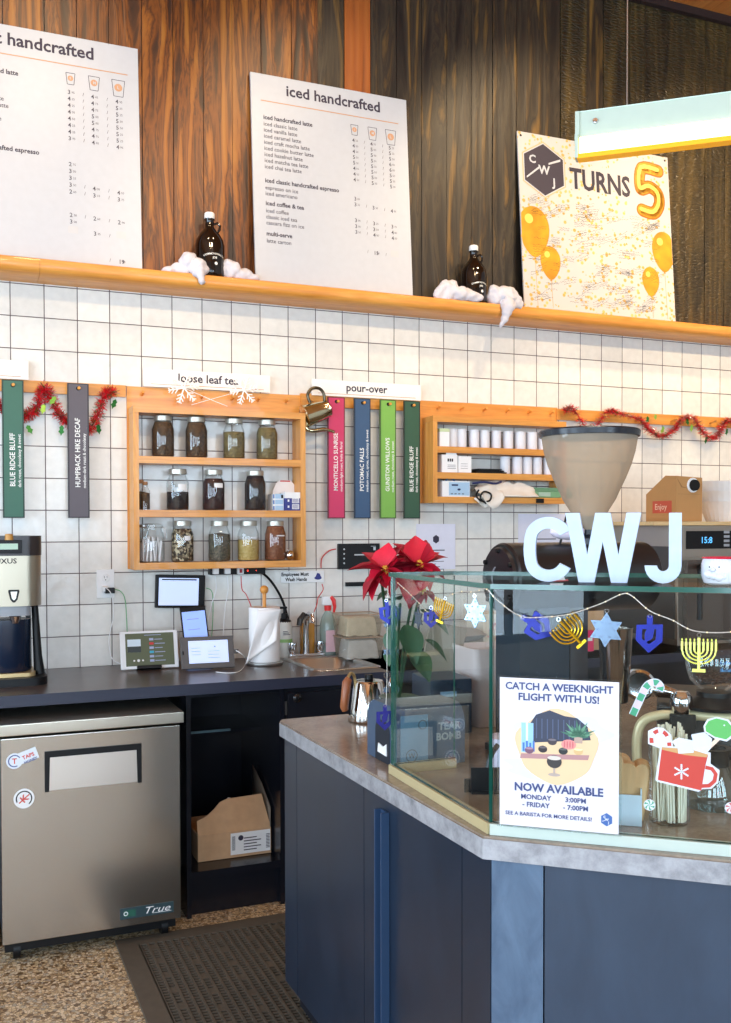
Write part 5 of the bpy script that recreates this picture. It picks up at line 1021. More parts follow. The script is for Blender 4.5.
# mug
c=onD(722,585,-.10); um=uv(c)[0]; t=thing('ceramic_mug','white ceramic mug with a bearded face relief and red handle, right of the letter J','mug',du(um,.10,ztop+.0004),ADIAG); t.scale=(1.12,1.12,.86)
CW_=mat('glazed_white',(214,218,226),.15,coat=.5); b=B(CW_); b.lathe([(0,.002),(.024,0),(.030,.004),(.034,.02),(.034,.045),(.031,.058),(.0295,.058),(.031,.045),(.030,.01),(0,.008)],28,CW_); 
for k in range(5): b.ball((-.022+.008*k,-.027-.003*math.sin(k*PI/4),.018+.003*abs(k-2)),.0085,CW_,10,(1,.6,1.2))
b.ball((-.016,-.033,.034),.005,CW_,10); b.build('mug_body',t)
RG=mat('red_glaze',(206,40,66),.2); b=B(RG); b.tube(catmull([(.032,-.004,.050),(.052,-.008,.052),(.058,-.009,.034),(.05,-.008,.016),(.034,-.004,.012)],5),.0055,8,RG); b.tube([(.0315*math.cos(k*PI/12),.0315*math.sin(k*PI/12),.059) for k in range(24)],.002,6,RG,closed=True); b.build('red_handle',t)
b=B(BLACK); disc(b,-.021,.040,.0016,-.0335,BLACK,8); disc(b,-.006,.040,.0016,-.0345,BLACK,8); b.build('painted_eyes',t)
# ============================================================ LIGHT STRING AND ORNAMENTS ON THE CASE
SIL=mat('silver_cord',(200,196,186),.35,.6)
def loc(px,py,off=.012): return onD(px,py,off)
LP0=lambda px,py,off=.012: onP(px,py,G0,G1,off)
def fixL(px,py,o=.012):   # in front of the side pane, on the outside
    return LP0(px,py,o)
sidepts=[fixL(398,583),fixL(408,592),fixL(420,604),fixL(430,612),fixL(445,598),fixL(460,592),fixL(474,592),fixL(486,589)]
front=[loc(497,600),loc(520,616),loc(545,617),loc(570,614),loc(600,604),loc(622,594),loc(632,596),loc(650,611),loc(672,620),loc(695,631),loc(731,632),loc(760,625)]
P=sidepts+front; c0=P[0].copy(); t=thing('string_garland','silver bead string draped along the glass case, holding holiday ornaments','garland',c0)
b=B(SIL); b.tube([p-c0 for p in catmull(P,8)],.0011,5,SIL); b.build('cord',t)
b=B(SIL,mat('warm_bead',(250,226,170),.3,emit=1.)); PP=catmull(P,14)
for i in range(0,len(PP),3): b.ball(PP[i]-c0,.0016,mat('warm_bead',(0,0,0)) if i%9==0 else SIL,6)
b.build('beads',t)['kind']='stuff'
def ornament(c,rot,name,label,grp,fn,tilt=0.,th=.0016,turn=0.):
    t=thing(name,label,'ornament',c,(0,tilt,rot+turn)); fn(t); return t
def star(m,R=.022):
    def f(t):
        b=B(m); O=[((R if i%2==0 else R*.58)*math.sin(PI/6*i),(R if i%2==0 else R*.58)*math.cos(PI/6*i)) for i in range(12)]
        b.plate([(x,z-R-.006) for x,z in O],0,.0016)
        for i in range(12): 
            a=PI/6*i; b.plate([(R*.72*math.sin(a)*(1 if i%2==0 else .62)+.0016*math.cos(k*PI/3),R*.72*math.cos(a)*(1 if i%2==0 else .62)-R-.006+.0016*math.sin(k*PI/3)) for k in range(6)],-.0008,0,mat('dark_hole',(60,74,100),.4))
        b.build('star_plate',t); ringp(t)
    return f
def ringp(t,r=.0035): b=B(CHROME); b.tube([(r*math.cos(k*PI/6),-.001,r*math.sin(k*PI/6)-.0035) for k in range(12)],.0005,5,CHROME,closed=True); b.build('hanging_ring',t)
def dreidel(m,s=1.):
    def f(t):
        b=B(m); h=.0; w=.0155*s
        b.plate([(-.0035*s,-.003),(.0035*s,-.003),(.0035*s,-.014*s),(-.0035*s,-.014*s)],0,.002)
        O=[(-w,-.014*s),(w,-.012*s),(w*1.02,-.033*s),(0,-.048*s),(-w*1.02,-.033*s)]; I=[(-w*.55,-.019*s),(w*.5,-.018*s),(w*.5,-.031*s),(0,-.037*s),(-w*.55,-.031*s)]
        n=5
        for i in range(n):
            j=(i+1)%n; b.plate([O[i],O[j],I[j],I[i]],0,.002)
        b.plate([(-.002*s,-.016*s),(.006*s,-.018*s),(.004*s,-.030*s),(-.005*s,-.036*s),(-.0055*s,-.024*s)],-.0004,.002); b.build('dreidel_plate',t); ringp(t)
    return f
def menorah(m,s=1.):
    def f(t):
        b=B(m); z0=-.012*s
        for k,r_ in enumerate((.0055,.0105,.0155,.0205)):
            r_*=s; b.tube([(r_*math.cos(a),0,z0-.010*s+r_*.85*math.sin(a)) for a in [PI+PI*i/10 for i in range(11)]],.0011*s,6)
            for q in (-1,1): b.tube([(q*r_,0,z0-.010*s),(q*r_,0,z0+.001)],.0015*s,6); b.ball((q*r_,0,z0+.003*s),.0012*s,m,6,(1,1,1.8))
        b.tube([(0,0,z0+.006*s),(0,0,z0-.035*s)],.002*s,6); b.box(-.008*s,.008*s,-.001,.001,z0-.038*s,z0-.034*s); b.build('menorah_plate',t); ringp(t)
    return f
SV=mat('silver_foil',(120,142,166),.25,.7,vary=.1); HOLO=mat('holographic_foil',(130,158,184),.2,.6,vary=.3,vs=70); BF=mat('blue_foil',(16,32,140),.25,.3,vary=.15); NF=mat('deep_blue_foil',(26,26,120),.25,.3); GF=mat('gold_foil',(220,176,30),.22,.7); YF=mat('lime_gold_foil',(226,232,110),.3,.25); DS=mat('dark_silver_foil',(112,124,136),.25,.8)
AS=math.atan2(G1[1]-G0[1],G1[0]-G0[0])
ornament(loc(607,609,.014),ADIAG,'star_ornament','flat silver six-pointed star ornament hanging before the steel pitcher','',star(SV,.033),.05)
ornament(loc(650,614,.014),ADIAG,'dreidel_ornament','upright blue foil dreidel ornament hanging on the front pane, right of the silver star','',dreidel(BF,1.5),.03)
ornament(loc(699,633,.014),ADIAG,'menorah_ornament','lime gold menorah ornament hanging before the round glass globe','',menorah(YF,1.42))
ornament(loc(521,616,.014),ADIAG,'dreidel_ornament','tilted blue foil dreidel ornament nearest the case corner on the front pane','',dreidel(BF,1.5),-1.0,turn=.4)
ornament(loc(557,618,.014),ADIAG,'menorah_ornament','tilted gold menorah ornament on the front pane left of the silver star','',menorah(GF,1.4),-.75,turn=.3)
ornament(fixL(418,604,.014),AS,'star_ornament','small transparent silver star hanging inside the side pane of the case','',star(DS,.026))
ornament(fixL(446,597,.014),AS,'menorah_ornament','bright gold menorah ornament on the side pane of the case','',menorah(GF,1.15),turn=.5,tilt=.3)
ornament(fixL(475,594,.014),AS,'star_ornament','large holographic star on the side pane next to the corner','',star(HOLO,.031),turn=.45)
ornament(fixL(431,606,.014),AS,'dreidel_ornament','narrow deep blue dreidel behind the side pane, left of the gold menorah','',dreidel(NF,1.0),turn=1.1)
# strand hanging off the left rear corner of the case
c=Vector((G0[0]-.014,G0[1]+.02,0)); pt=lambda px,py:onY(px,py,G0[1]+.015)
p0=pt(388,586); t=thing('hanging_strand','vertical strand of silver stars and rings at the left corner of the glass case','garland',p0)
b=B(SIL); b.tube([(0,0,0),*[(pt(x,y)-p0) for x,y in ((387,640),(387,680),(386,706))]],.0009,5,SIL); b.build('cord',t)
for (x,y,r_) in ((387,625,.010),(387,652,.012),(386,690,.010)):
    q=pt(x,y)-p0; b=B(SV); b.plate([(q.x+(r_ if i%2==0 else r_*.55)*math.sin(PI/6*i),q.z+(r_ if i%2==0 else r_*.55)*math.cos(PI/6*i)) for i in range(12)],q.y,q.y+.0012); b.build('silver_star',t)
q=pt(387,675)-p0; b=B(CHROME); b.tube([(q.x+.008*math.cos(k*PI/8),q.y,q.z+.008*math.sin(k*PI/8)) for k in range(16)],.0008,5,closed=True); b.build('ring',t)
ornament(pt(386,599),-.3,'dreidel_ornament','bright blue dreidel ornament hanging under the red flowers left of the case','',dreidel(BF,1.35),-.15)
ornament(pt(385,704),-.3,'dreidel_ornament','dark blue dreidel ornament hanging over the blue dispenser','',dreidel(NF,1.35),0)
# ============================================================ STICKERS ON THE FRONT PANE
SW=mat('sticker_white',(208,212,220),.45); SG=mat('sticker_green',(56,150,112),.45); SR=mat('sticker_brick_red',(190,60,48),.45); SPU=mat('sticker_lilac',(206,190,222),.45); SGR=mat('sticker_apple_green',(88,172,88),.45)
def stk(label,px,py,name='window_sticker'):
    q=onD(px,py,.0004); return thing(name,label,'sticker',(q.x,q.y,q.z),ADIAG)
mm=1/ (983.478/(onD(680,760)-CAM).dot(_F))    # metres per pixel there
def ribbon(b,S,w0,y,m):
    S=[Vector((p[0],0,p[1])) for p in S]; L=[];Rr=[]
    for i,p in enumerate(S):
        d=(S[min(i+1,len(S)-1)]-S[max(i-1,0)]).normalized(); n=Vector((-d.z,0,d.x))*w0; L.append(p+n); Rr.append(p-n)
    for i in range(len(S)-1): b.poly([(L[i].x,y,L[i].z),(Rr[i].x,y,Rr[i].z),(Rr[i+1].x,y,Rr[i+1].z),(L[i+1].x,y,L[i+1].z)],m if not isinstance(m,list) else m[i//3%len(m)])
X=lambda px,p0: (px-p0)*mm*1.22
t=stk('green and lilac striped candy cane sticker on the front pane',644,697); cane=[(X(x,644),-(y-697)*mm) for x,y in ((635,716),(638.5,706),(642,696),(645,688),(649,683),(654,682),(657,686),(656,690))]; cc=[(p.x,p.z) for p in catmull([(a,0,c) for a,c in cane],4)]
b=B(SW); ribbon(b,cc,.0072,0,SW); b.build('white_border',t); b=B(SG); ribbon(b,cc,.0056,-.0003,[SG,SPU]); b.build('striped_cane',t)
def mint(label,px,py,c):
    t=stk(label,px,py); b=B(SW); R=.0105; disc(b,0,0,R,0,SW,24); 
    for k in range(6):
        a=k*PI/3; b.poly([(0,-.0003,0)]+[(R*.88*s_*math.cos(a+.5*s_+j),-.0003,R*.88*s_*math.sin(a+.5*s_+j)) for s_,j in ((.5,0),(1,0),(1,.28),(1,.5),(.6,.35))],c)
    b.build('mint_print',t)
mint('round green and white peppermint sticker beside the straw holder',649.5,805,SG); mint('round red peppermint sticker at the right edge of the front pane',731,808,SR)
t=stk('red mug sticker with white snowflake, marshmallows and candy cane on the front pane',686,762); q=lambda x,y:(X(x,686),0,-(y-762)*mm)
def pl(b,pts,y,m): b.poly([(q(*p)[0],y,q(*p)[2]) for p in pts],m)
b=B(SW); pl(b,[(666,746),(705,751),(705,762),(712,768),(711,780),(706,787),(699,788),(696,791),(664,784),(662,782)],0,SW); pl(b,[(656,733),(662,729),(668,729),(674,735),(676,748),(670,752),(656,746)],-.0001,SW); pl(b,[(675,742),(680,738),(692,740),(690,734),(700,731),(706,737),(705,747),(700,755),(680,752)],-.0002,SW); b.build('white_border',t)
b=B(SR); pl(b,[(667,749),(703,754),(701,764),(698,789.5),(664,782)],-.0003,SR); ribbon(b,[(X(x,686),-(y-762)*mm) for x,y in ((701,766),(706,767),(709,772),(708,779),(704,784),(698,785))],.0035,-.00035,SR); pl(b,[(667,748.5),(690,749),(703,753),(702,756),(685,755),(667,751)],-.0004,mat('cocoa_print',(196,150,96),.5)); b.build('red_mug_print',t)
b=B(SW); cx_,_,cz_=q(682.5,772)
for k in range(3):
    a=k*PI/3+PI/2; ribbon(b,[(cx_-.0125*math.cos(a),cz_-.0125*math.sin(a)),(cx_+.0125*math.cos(a),cz_+.0125*math.sin(a))],.0012,-.0005,SW)
    for s_ in (-1,1):
        for u_ in (.006,.0095,.0125): disc(b,cx_+s_*u_*math.cos(a),cz_+s_*u_*math.sin(a),.0019,-.0006,SW,8)
b.build('snowflake_print',t)
b=B(SR); cs=[(X(x,686),-(y-762)*mm) for x,y in ((659,745),(659,738),(663,733),(668,733),(672,739),(673,747))]; ribbon(b,[(p.x,p.z) for p in catmull([(a,0,c) for a,c in cs],4)],.0035,-.0005,[SR,SW]); b.build('candy_cane_print',t)
b=B(mat('marshmallow_print',(206,222,242),.5)); pl(b,[(679,743),(690,741),(692,752),(680,754)],-.0006,None); pl(b,[(690,735),(703,733),(704,744),(693,747)],-.0005,None); b.build('marshmallow_print',t)
t=stk('green gumdrop on a stick sticker at the right edge of the front pane',719,731,'window_sticker'); q=lambda x,y:(X(x,719),0,-(y-731)*mm)
b=B(SW); ribbon(b,[(q(706,755)[0],q(706,755)[2]),(q(719,738)[0],q(719,738)[2])],.0035,0,mat('stick_tan',(222,196,176),.5)); pl(b,[(707,727),(710,720),(717,717),(726,719),(731,726),(731,735),(725,741),(716,739),(708,733)],-.0001,SW); b.build('stick_and_border',t)
b=B(SGR); pl(b,[(708.5,727),(711,721.5),(717,718.5),(725,720.5),(729.5,727),(729,734),(724.5,739),(716,737),(709,732)],-.0003,SGR); disc(b,q(723,725)[0],q(723,725)[2],.0016,-.0005,SW,8); b.build('gumdrop_print',t)
# ============================================================ INSIDE / BEHIND THE CASE (all on the bar top)
# sleeve box
p=onZ(620,826,BT); q2=onZ(645,829,BT); q3=onZ(656,822,BT); rot_=ADIAG+.05
t=thing('sleeve_dispenser','white open box filled with tan cup sleeves inside the case','box',(p.x-.032,p.y+.027,BT+.001),rot_); WB=mat('white_acrylic',(206,226,240),.3); hB=.062; w_=.084; d_=.085
b=B(WB); b.box(0,w_,0,.003,0,hB); b.box(0,w_,d_-.003,d_,0,hB); b.box(0,.003,.003,d_-.003,0,hB); b.box(w_-.003,w_,.003,d_-.003,0,hB+.012); b.box(.003,w_-.003,.003,d_-.003,0,.003); b.build('open_box',t)
TAN=wood('tan_sleeve_card',(206,164,112),(220,180,130),(230,194,146),'Z',.8,.7,.05); 
for k,(xx,W3,hh,yy) in enumerate(((.002,.030,.150,.008),(.024,.036,.132,.010),(.062,.028,.130,.014),(.012,.036,.138,.046),(.052,.036,.128,.046))):
    b=B(TAN); n=10; P=[(0,0),(W3,0),(W3*1.02,hh*.80)]+[(W3*.5+W3*.5*math.cos(a),hh*.80+hh*.13*math.sin(a)) for a in [PI*i/n for i in range(1,n)]]+[(0,hh*.80)]
    b.M=TR(min(xx,.055),yy,.004)@RY(.14); b.plate(P,0,.030,TAN); b.build('cup_sleeve',t)
# straw holder
p=onZ(677,826,BT); t=thing('straw_holder','clear cup packed with pale wooden stir sticks inside the case','straw holder',(p.x+.006,p.y+.03,BT+.001),rot_); b=B(clear('acrylic_cup',(252,254,254),base=.03)); b.lathe([(0,0),(.038,0),(.040,.003),(.042,.165),(.040,.165)],28); b.build('clear_cup',t,ang=60)
STK=mat('pale_stir_stick',(240,234,212),.6,vary=.1); r=random.Random(2)
for k in range(46):
    a=r.uniform(0,2*PI); rr_=.032*math.sqrt(r.random()); x,y=rr_*math.cos(a),rr_*math.sin(a); tx,ty=x+r.uniform(-.012,.012),y+r.uniform(-.012,.012); m_=math.hypot(tx,ty)
    if m_>.036: tx*=.036/m_; ty*=.036/m_
    b=B(STK); b.tube([(x,y,.004),(tx,ty,r.uniform(.165,.20))],.0024,5,STK); b.build('stir_stick',t)
# glass dripper server
p=onZ(712,806,BT); t=thing('glass_server','glass coffee server with black collar behind the straw holder','server',(p.x,p.y,BT+.001),ADIAG); SGm=clear('server_glass',(226,236,234),base=.12); b=B(SGm); b.lathe([(0,0),(.055,0),(.058,.006),(.048,.05),(.034,.085),(.028,.10)],30,SGm); b.build('glass_body',t,ang=60)
b=B(BLACK); b.lathe([(.029,.086),(.034,.088),(.034,.112),(.040,.125),(.028,.125)],26,BLACK); b.build('black_collar',t); b=B(BLACK); b.tube(catmull([(.034,0,.105),(.07,0,.11),(.078,0,.07),(.056,0,.02)],5),.006,8,BLACK); b.build('handle',t)
# espresso machine with cream bent tube
MU,MV=.30,.66
o=du(MU,MV,BT+.001); t=thing('espresso_machine','low black espresso machine with a cream bent tube rail behind the case','espresso machine',o,ADIAG)
MB_=mat('machine_black',(24,26,30),.35); b=B(MB_); b.box(0,.9,.03,.40,.02,.145,MB_,bev=.006); b.build('machine_body',t)
for x in (.05,.85):
    for y in (.06,.36): b=B(BLACK); b.lathe([(.02,0),(.018,.02)],12,BLACK,c=(x,y,0)); b.build('foot',t)
CR=mat('cream_tube',(206,190,150),.35,.2); b=B(CR); b.tube(catmull([(-.045,.0,.0),(-.047,.0,.06),(-.035,.0,.105),(.0,.0,.125),(.06,.0,.130),(.3,.0,.130),(.9,.0,.130)],6),.012,12,CR); b.build('bent_tube_rail',t)
q=onP(683,725,o.xy,(o.x+DX,o.y+DY)); ux=(q-o).x*DX+(q-o).y*DY
b=B(BLACK); b.box(ux-.032,ux+.030,-.03,.028,.085,.135,BLACK,bev=.003); b.build('group_block',t)
b=B(CHROME); b.tube([(ux-.006,-.02,.085),(ux-.002,-.03,.02)],.008,10,CHROME); b.build('spout',t)
b=B(CHROME); b.lathe([(.020,.136),(.024,.145),(.028,.158),(.026,.176),(.016,.190),(0,.192)],24,CHROME,c=(ux-.004,-.003,0)); b.build('tamper_knob',t)
# portafilter
q=onP(645,684,tuple(du(0,MV+.10).xy),tuple(du(1,MV+.10).xy)); t=thing('portafilter','shiny steel portafilter resting on the black espresso machine','portafilter',(q.x,q.y,BT+.147),ADIAG+.2)
b=B(CHROME); b.at(TR(-.015,0,.040)@RX(PI/2)).lathe([(0,-.03),(.038,-.03),(.040,-.02),(.040,.010),(.034,.016),(.030,.010),(0,.008)],28,CHROME); b.build('basket',t); b=B(STEEL); b.tube([(.02,0,.03),(.06,-.01,.022),(.075,-.012,.018)],[.022,.015,.013],14,CHROME); b.build('spout',t)
# steel pitcher
q=onZ(615,702,BT+.147); t=thing('steel_pitcher','tall polished steel cup behind the silver star ornament','cup',(q.x,q.y,BT+.147)); b=B(CHROME); b.lathe([(0,.002),(.030,0),(.033,.004),(.044,.19),(.045,.192),(.043,.190),(.032,.01),(0,.008)],36,mat('polished_cup_steel',(180,176,172),.12,1.)); b.build('cup_body',t)
# glass globe on black base
q=onZ(714,707,BT+.149); t=thing('glass_globe','round clear glass globe of coffee beans on a wide black base','globe',(q.x,q.y,BT+.147)); b=B(BLACK); b.lathe([(0,0),(.075,0),(.076,.008),(.05,.022),(.042,.03),(.042,.042),(0,.042)],36,BLACK); b.build('black_base',t)
b=B(JG); b.lathe([(.030,.043),(.058,.068),(.070,.105),(.066,.14),(.048,.168),(.036,.172)],36,JG); b.build('glass_bowl',t,ang=60)
BE=mat('roasted_beans',(60,34,22),.4,vary=.2,vs=60); b=B(BE); r=random.Random(5)
for k in range(60):
    a=r.uniform(0,2*PI); rr_=.045*math.sqrt(r.random()); b.ball((rr_*math.cos(a),rr_*math.sin(a),.056+.018*(rr_/.045)+r.uniform(0,.01)),.005,BE,6,(1.3,1,.8))
b.build('coffee_beans',t)['kind']='stuff'
b=B(mat('blue_globe_print',(90,160,222),.4)); 
r=random.Random(12)
for k in range(26):
    a0=-PI/2-.55+.045*(k%13); zz=.118-.018*(k//13); dz=r.uniform(.004,.010); a1=a0+r.uniform(.012,.035)
    b.poly([(.0712*math.cos(a0),.0712*math.sin(a0),zz),(.0712*math.cos(a1),.0712*math.sin(a1),zz),(.0712*math.cos(a1+.01),.0712*math.sin(a1+.01),zz+dz),(.0712*math.cos(a0+.01),.0712*math.sin(a0+.01),zz+dz)])
b.build('blue_print',t)
# ============================================================ GRINDER
gy=-2.12; gx0=onY(501,579,gy).x; gx1=onY(642,579,gy).x; gz=onY(503,579,gy).z; gr=.093; hx_=onY(589,500,gy).x
t=thing('coffee_grinder','large black shop coffee grinder with a big conical bean hopper','coffee grinder',(gx0,gy,BT+.001)); GM=mat('grinder_black',(22,22,26),.32,spec=.6); z0=gz-BT
b=B(GM); L=gx1-gx0; b.at(TR(0,0,z0)@RY(PI/2)).lathe([(0,0),(gr-.006,0),(gr,.006),(gr,L-.006),(gr-.006,L),(0,L)],48,GM); b.build('motor_body',t)
b=B(GM); b.at(TR(-.004,0,z0)@RY(-PI/2)).lathe([(gr-.02,0),(gr-.004,-.003)],48,BLACK); b.at(TR(0,0,z0)@RY(-PI/2)).lathe([(0,.010),(gr*.85,.010),(gr*.9,0)],48,GM); b.build('end_cover',t)
b=B(mat('scale_print_grey',(150,150,156),.5)); b.tube([(-.012,.035*math.cos(a)-.01,z0+.035*math.sin(a)) for a in [-1.2+2.2*i/12 for i in range(13)]],.0022,5); b.build('grind_scale',t)
for a in (.6,1.6,2.6,3.8,5.4): b=B(BLACK); b.at(TR(-.010,gr*.78*math.cos(a),z0+gr*.78*math.sin(a))@RY(-PI/2)).lathe([(.007,0),(.006,.006),(0,.007)],10,BLACK); b.build('cover_bolt',t)
px_=hx_-gx0
b=B(mat('grinder_stand_teal',(24,40,54),.3)); b.prism([(.02,-.06),(.17,-.06),(.17,.06),(.02,.06)],0,z0-gr*.8); b.build('stand_column',t); b=B(GM); b.box(.0,.26,-.085,.085,0,.02,GM,bev=.004); b.build('stand_base',t)
b=B(mat('charcoal_grinder_chute',(58,56,60),.4)); b.box(.18,.235,-.05,.05,.02,z0-gr*.7); b.build('bag_holder',t)
b=B(GM); b.lathe([(.045,z0+gr*.85),(.042,z0+gr+.01),(.030,z0+gr+.02),(.030,z0+gr+.07)],24,mat('hopper_neck',(30,36,46),.3),c=(px_,0,0)); b.build('hopper_neck',t)
zt=onY(589,436,gy).z-BT; zb_=onY(589,517,gy).z-BT; rt=.128; pxm=.00259; 
HM=clear('smoky_hopper_plastic',(226,206,180),opac=.42,ocol=(206,190,168),base=.07)
zy=lambda py:onY(589,py,gy).z-BT
pf=[(.034,zy(530)),(.042,zy(517)),(.070,zy(500)),(.097,zy(478)),(.111,zy(465)),(.121,zy(452)),(rt,zy(436))]
b=B(HM); b.lathe(pf,48,HM,c=(px_,0,0)); b.build('hopper_cone',t,ang=70)
b=B(BLACK); b.lathe([(rt-.004,zt-.006),(rt+.005,zt-.004),(rt+.007,zt+.010),(rt+.003,zt+.014),(rt*.5,zt+.020),(0,zt+.022)],48,mat('hopper_lid_black',(32,36,44),.25),c=(px_,0,0)); b.build('hopper_lid',t)
b=B(BLACK); b.tube([(px_-.105,-.02,z0+gr-.003),(px_-.085,-.02,z0+gr+.075)],.003,6,BLACK); b.build('lever_rod',t)
b=B(mat('warning_red',(214,60,66),.4)); 
def onbody(x,ang,off=.001): return (x,-(gr+off)*math.cos(ang),z0+(gr+off)*math.sin(ang))
lx_=onY(560,570,gy-gr).x-gx0; b.poly([onbody(lx_-.022,-.05),onbody(lx_+.026,-.05),onbody(lx_+.004,.42)],None); b.poly([onbody(lx_-.012,-.02,.0015),onbody(lx_+.016,-.02,.0015),onbody(lx_+.002,.26,.0015)],PAPER); b.build('warning_triangle',t)
b=B(PAPER); b.poly([onbody(lx_-.03,-.30),onbody(lx_+.01,-.30),onbody(lx_+.01,-.10),onbody(lx_-.03,-.10)],PAPER); b.build('warning_label',t)
# small pink and white bag on grinder body
q=onY(566,540,gy); t=thing('paper_bag','small white bag with pink print lying on the grinder body behind the letters','bag',(q.x-.06,gy-.02,BT+z0+gr+.008)); b=B(PAPER); b.ball((.05,0,.022),.03,mat('soft_white_paper',(226,216,232),.7),14,(1.8,.8,.75)); b.build('bag_body',t); b=B(mat('pink_ink',(226,110,130),.6)); b.box(.06,.08,-.026,-.0235,.015,.03); b.box(.045,.055,-.026,-.0240,.018,.026); b.build('pink_print',t)
# ============================================================ DISPENSER, KETTLE, FLOWERS
DB=mat('slate_blue_plastic',(62,82,106),.38); q=onZ(392,770,BT); t=thing('napkin_dispenser','slate blue rounded dispenser box with an arched opening beside the case','dispenser',(.772,-2.055,BT+.001),0)
xw=.18; hD=.150
def arch(x0,x1,h,r_,n=6): return [(x0,0),(x1,0),(x1,h-r_)]+[(x1-r_+r_*math.sin(a),h-r_+r_*math.cos(a)) for a in [PI/2-PI/2*i/n for i in range(1,n+1)]]+[(x0+r_-r_*math.sin(a),h-r_+r_*math.cos(a)) for a in [PI/2*i/n for i in range(0,n+1)]]
b=B(DB,BLACK)
pro=arch(-.085,.10,hD,.05)
b.M=TR(0,0,0)@RZ(PI/2); b.plate([(x,z) for x,z in pro],-.19,0,DB); b.M=Matrix(); o=b.build('dispenser_body',t,ang=50)
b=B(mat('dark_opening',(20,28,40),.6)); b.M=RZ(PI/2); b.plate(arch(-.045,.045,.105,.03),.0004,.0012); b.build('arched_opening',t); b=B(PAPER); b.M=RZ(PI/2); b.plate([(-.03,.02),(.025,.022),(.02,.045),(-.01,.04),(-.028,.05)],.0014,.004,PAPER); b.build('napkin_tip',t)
b=B(mat('dispenser_panel_blue',(100,138,168),.35)); b.box(.01,.085,-.0868,-.0852,.004,.13); b.build('front_panel',t)
b=B(mat('logo_grey',(150,158,164),.5)); ring(b,.04,.03,.016,.002,-.0872,mat('logo_dark',(60,66,72),.5)); write(b,'W',.018,.031,.024,-.0872,mat('logo_dark',(0,0,0)),.01); ring(b,.07,.105,.012,.002,-.0872,mat('logo_dark',(0,0,0)));
write(b,'TEAR',.026,.115,.088,-.0856,mat('logo_grey',(0,0,0)),.04); write(b,'BOMB',.026,.108,.062,-.0856,mat('logo_grey',(0,0,0)),.04); rect(b,.104,.18,.056,.0565,-.0857,mat('logo_dark',(0,0,0))); b.build('printed_logos',t)
q=onZ(376,724,BT); t=thing('steel_kettle','polished steel kettle with brown wooden handle on the bar','kettle',(q.x,q.y+.055,BT+.001)); b=B(CHROME); b.lathe([(0,0),(.062,0),(.065,.006),(.060,.03),(.046,.118),(.042,.124),(.0,.128)],40,mat('mirror_steel',(206,202,196),.08,1.)); b.build('kettle_body',t,ang=50)
WH=wood('walnut_handle',(120,66,36),(150,86,50),(170,104,64),'Z',2.,.4,.05); b=B(WH); b.tube([(-.070,-.01,.135),(-.078,-.012,.125),(-.088,-.015,.05),(-.084,-.014,.04)],[.011,.014,.013,.010],12,WH); b.build('wooden_handle',t)
b=B(mat('brass_bracket',(196,170,120),.3,.8)); b.tube(catmull([(-.044,0,.10),(-.048,0,.138),(-.062,-.006,.150),(-.074,-.01,.138)],5),.005,8); b.build('handle_bracket',t)
b=B(BLACK); b.lathe([(.014,.128),(.013,.142),(0,.144)],14,BLACK); b.build('lid_knob',t); b=B(CHROME); b.tube(catmull([(.055,.01,.03),(.085,.02,.06),(.082,.02,.11),(.10,.026,.13)],5),[.012]*5+[.009]*5+[.006]*6,10,CHROME); b.build('spout',t)
# poinsettia
GRN=mat('poinsettia_leaf_green',(44,86,56),.45,vary=.2,vs=12); PET=mat('poinsettia_red',(206,20,52),.55,vary=.15,vs=14,sub=.05); PET2=mat('poinsettia_deep_red',(160,10,40),.55,vary=.15,vs=14)
vb=Vector((.935,-1.80,BT+.001)); t=thing('poinsettia','red poinsettia flowers with dark green leaves in a dark pot behind the case','plant',vb)
b=B(mat('dark_green_pot',(30,62,56),.3)); b.lathe([(0,0),(.045,0),(.055,.11),(.058,.115),(.052,.115),(0,.10)],28); b.build('pot',t)
def leaf(base,dir_,L,Wd,m,curl=.3,roll=0.,serr=0.):
    d=Vector(dir_).normalized(); s_=d.cross(Vector((0,0,1)))
    if s_.length<.05: s_=Vector((1,0,0))
    s_.normalize(); u=s_.cross(d).normalized(); R3=Matrix.Rotation(roll,3,d); s_=R3@s_; u=R3@u; b=B(m)
    def f(a,c):
        w=Wd*math.sin(PI*min(1,a*.97+.02)**.85)*(1+serr*math.sin(a*22))*(1.12-.3*a); x=(c-.5)*2
        return Vector(base)+d*(L*a)+s_*(w*x)+u*(abs(x)*w*.35-curl*L*a*a)
    b.grid(f,12,4); return b
def flower(px,py,y,R3,face,n,seed):
    c=onY(px,py,y)-vb; r=random.Random(seed); F_=Vector(face).normalized(); a1=F_.orthogonal().normalized(); a2=F_.cross(a1)
    for k in range(n):
        lay=k%3; a=2*PI*k*.618+r.uniform(-.15,.15); tl=(.15,.35,.7)[lay]; d=(a1*math.cos(a)+a2*math.sin(a))*math.cos(tl)+F_*math.sin(tl)*.5
        L=R3*(1.15,1,.7)[lay]*r.uniform(.85,1.12); leaf(c,d,L,L*.48,PET if (k+lay)%3 else PET2,.22,r.uniform(-.4,.4),.05).build('petal',t,recalc=False,ang=80)
    for k in range(7):
        a=k*.9; q=c+F_*.012+(a1*math.cos(a)+a2*math.sin(a))*.007*(k>0); b=B(mat('flower_centre_yellow',(222,176,50),.5)); b.ball(q,.0045,None,8,(1,1,1.4)); b.build('flower_centre',t)
flower(385,571,-1.94,.080,(-.35,-1,.35),14,1); flower(418,566,-1.95,.085,(.05,-1,.5),13,2); flower(420,590,-1.90,.055,(.25,-1,-.1),8,3); flower(410,556,-1.86,.055,(0,-.5,1),8,4)
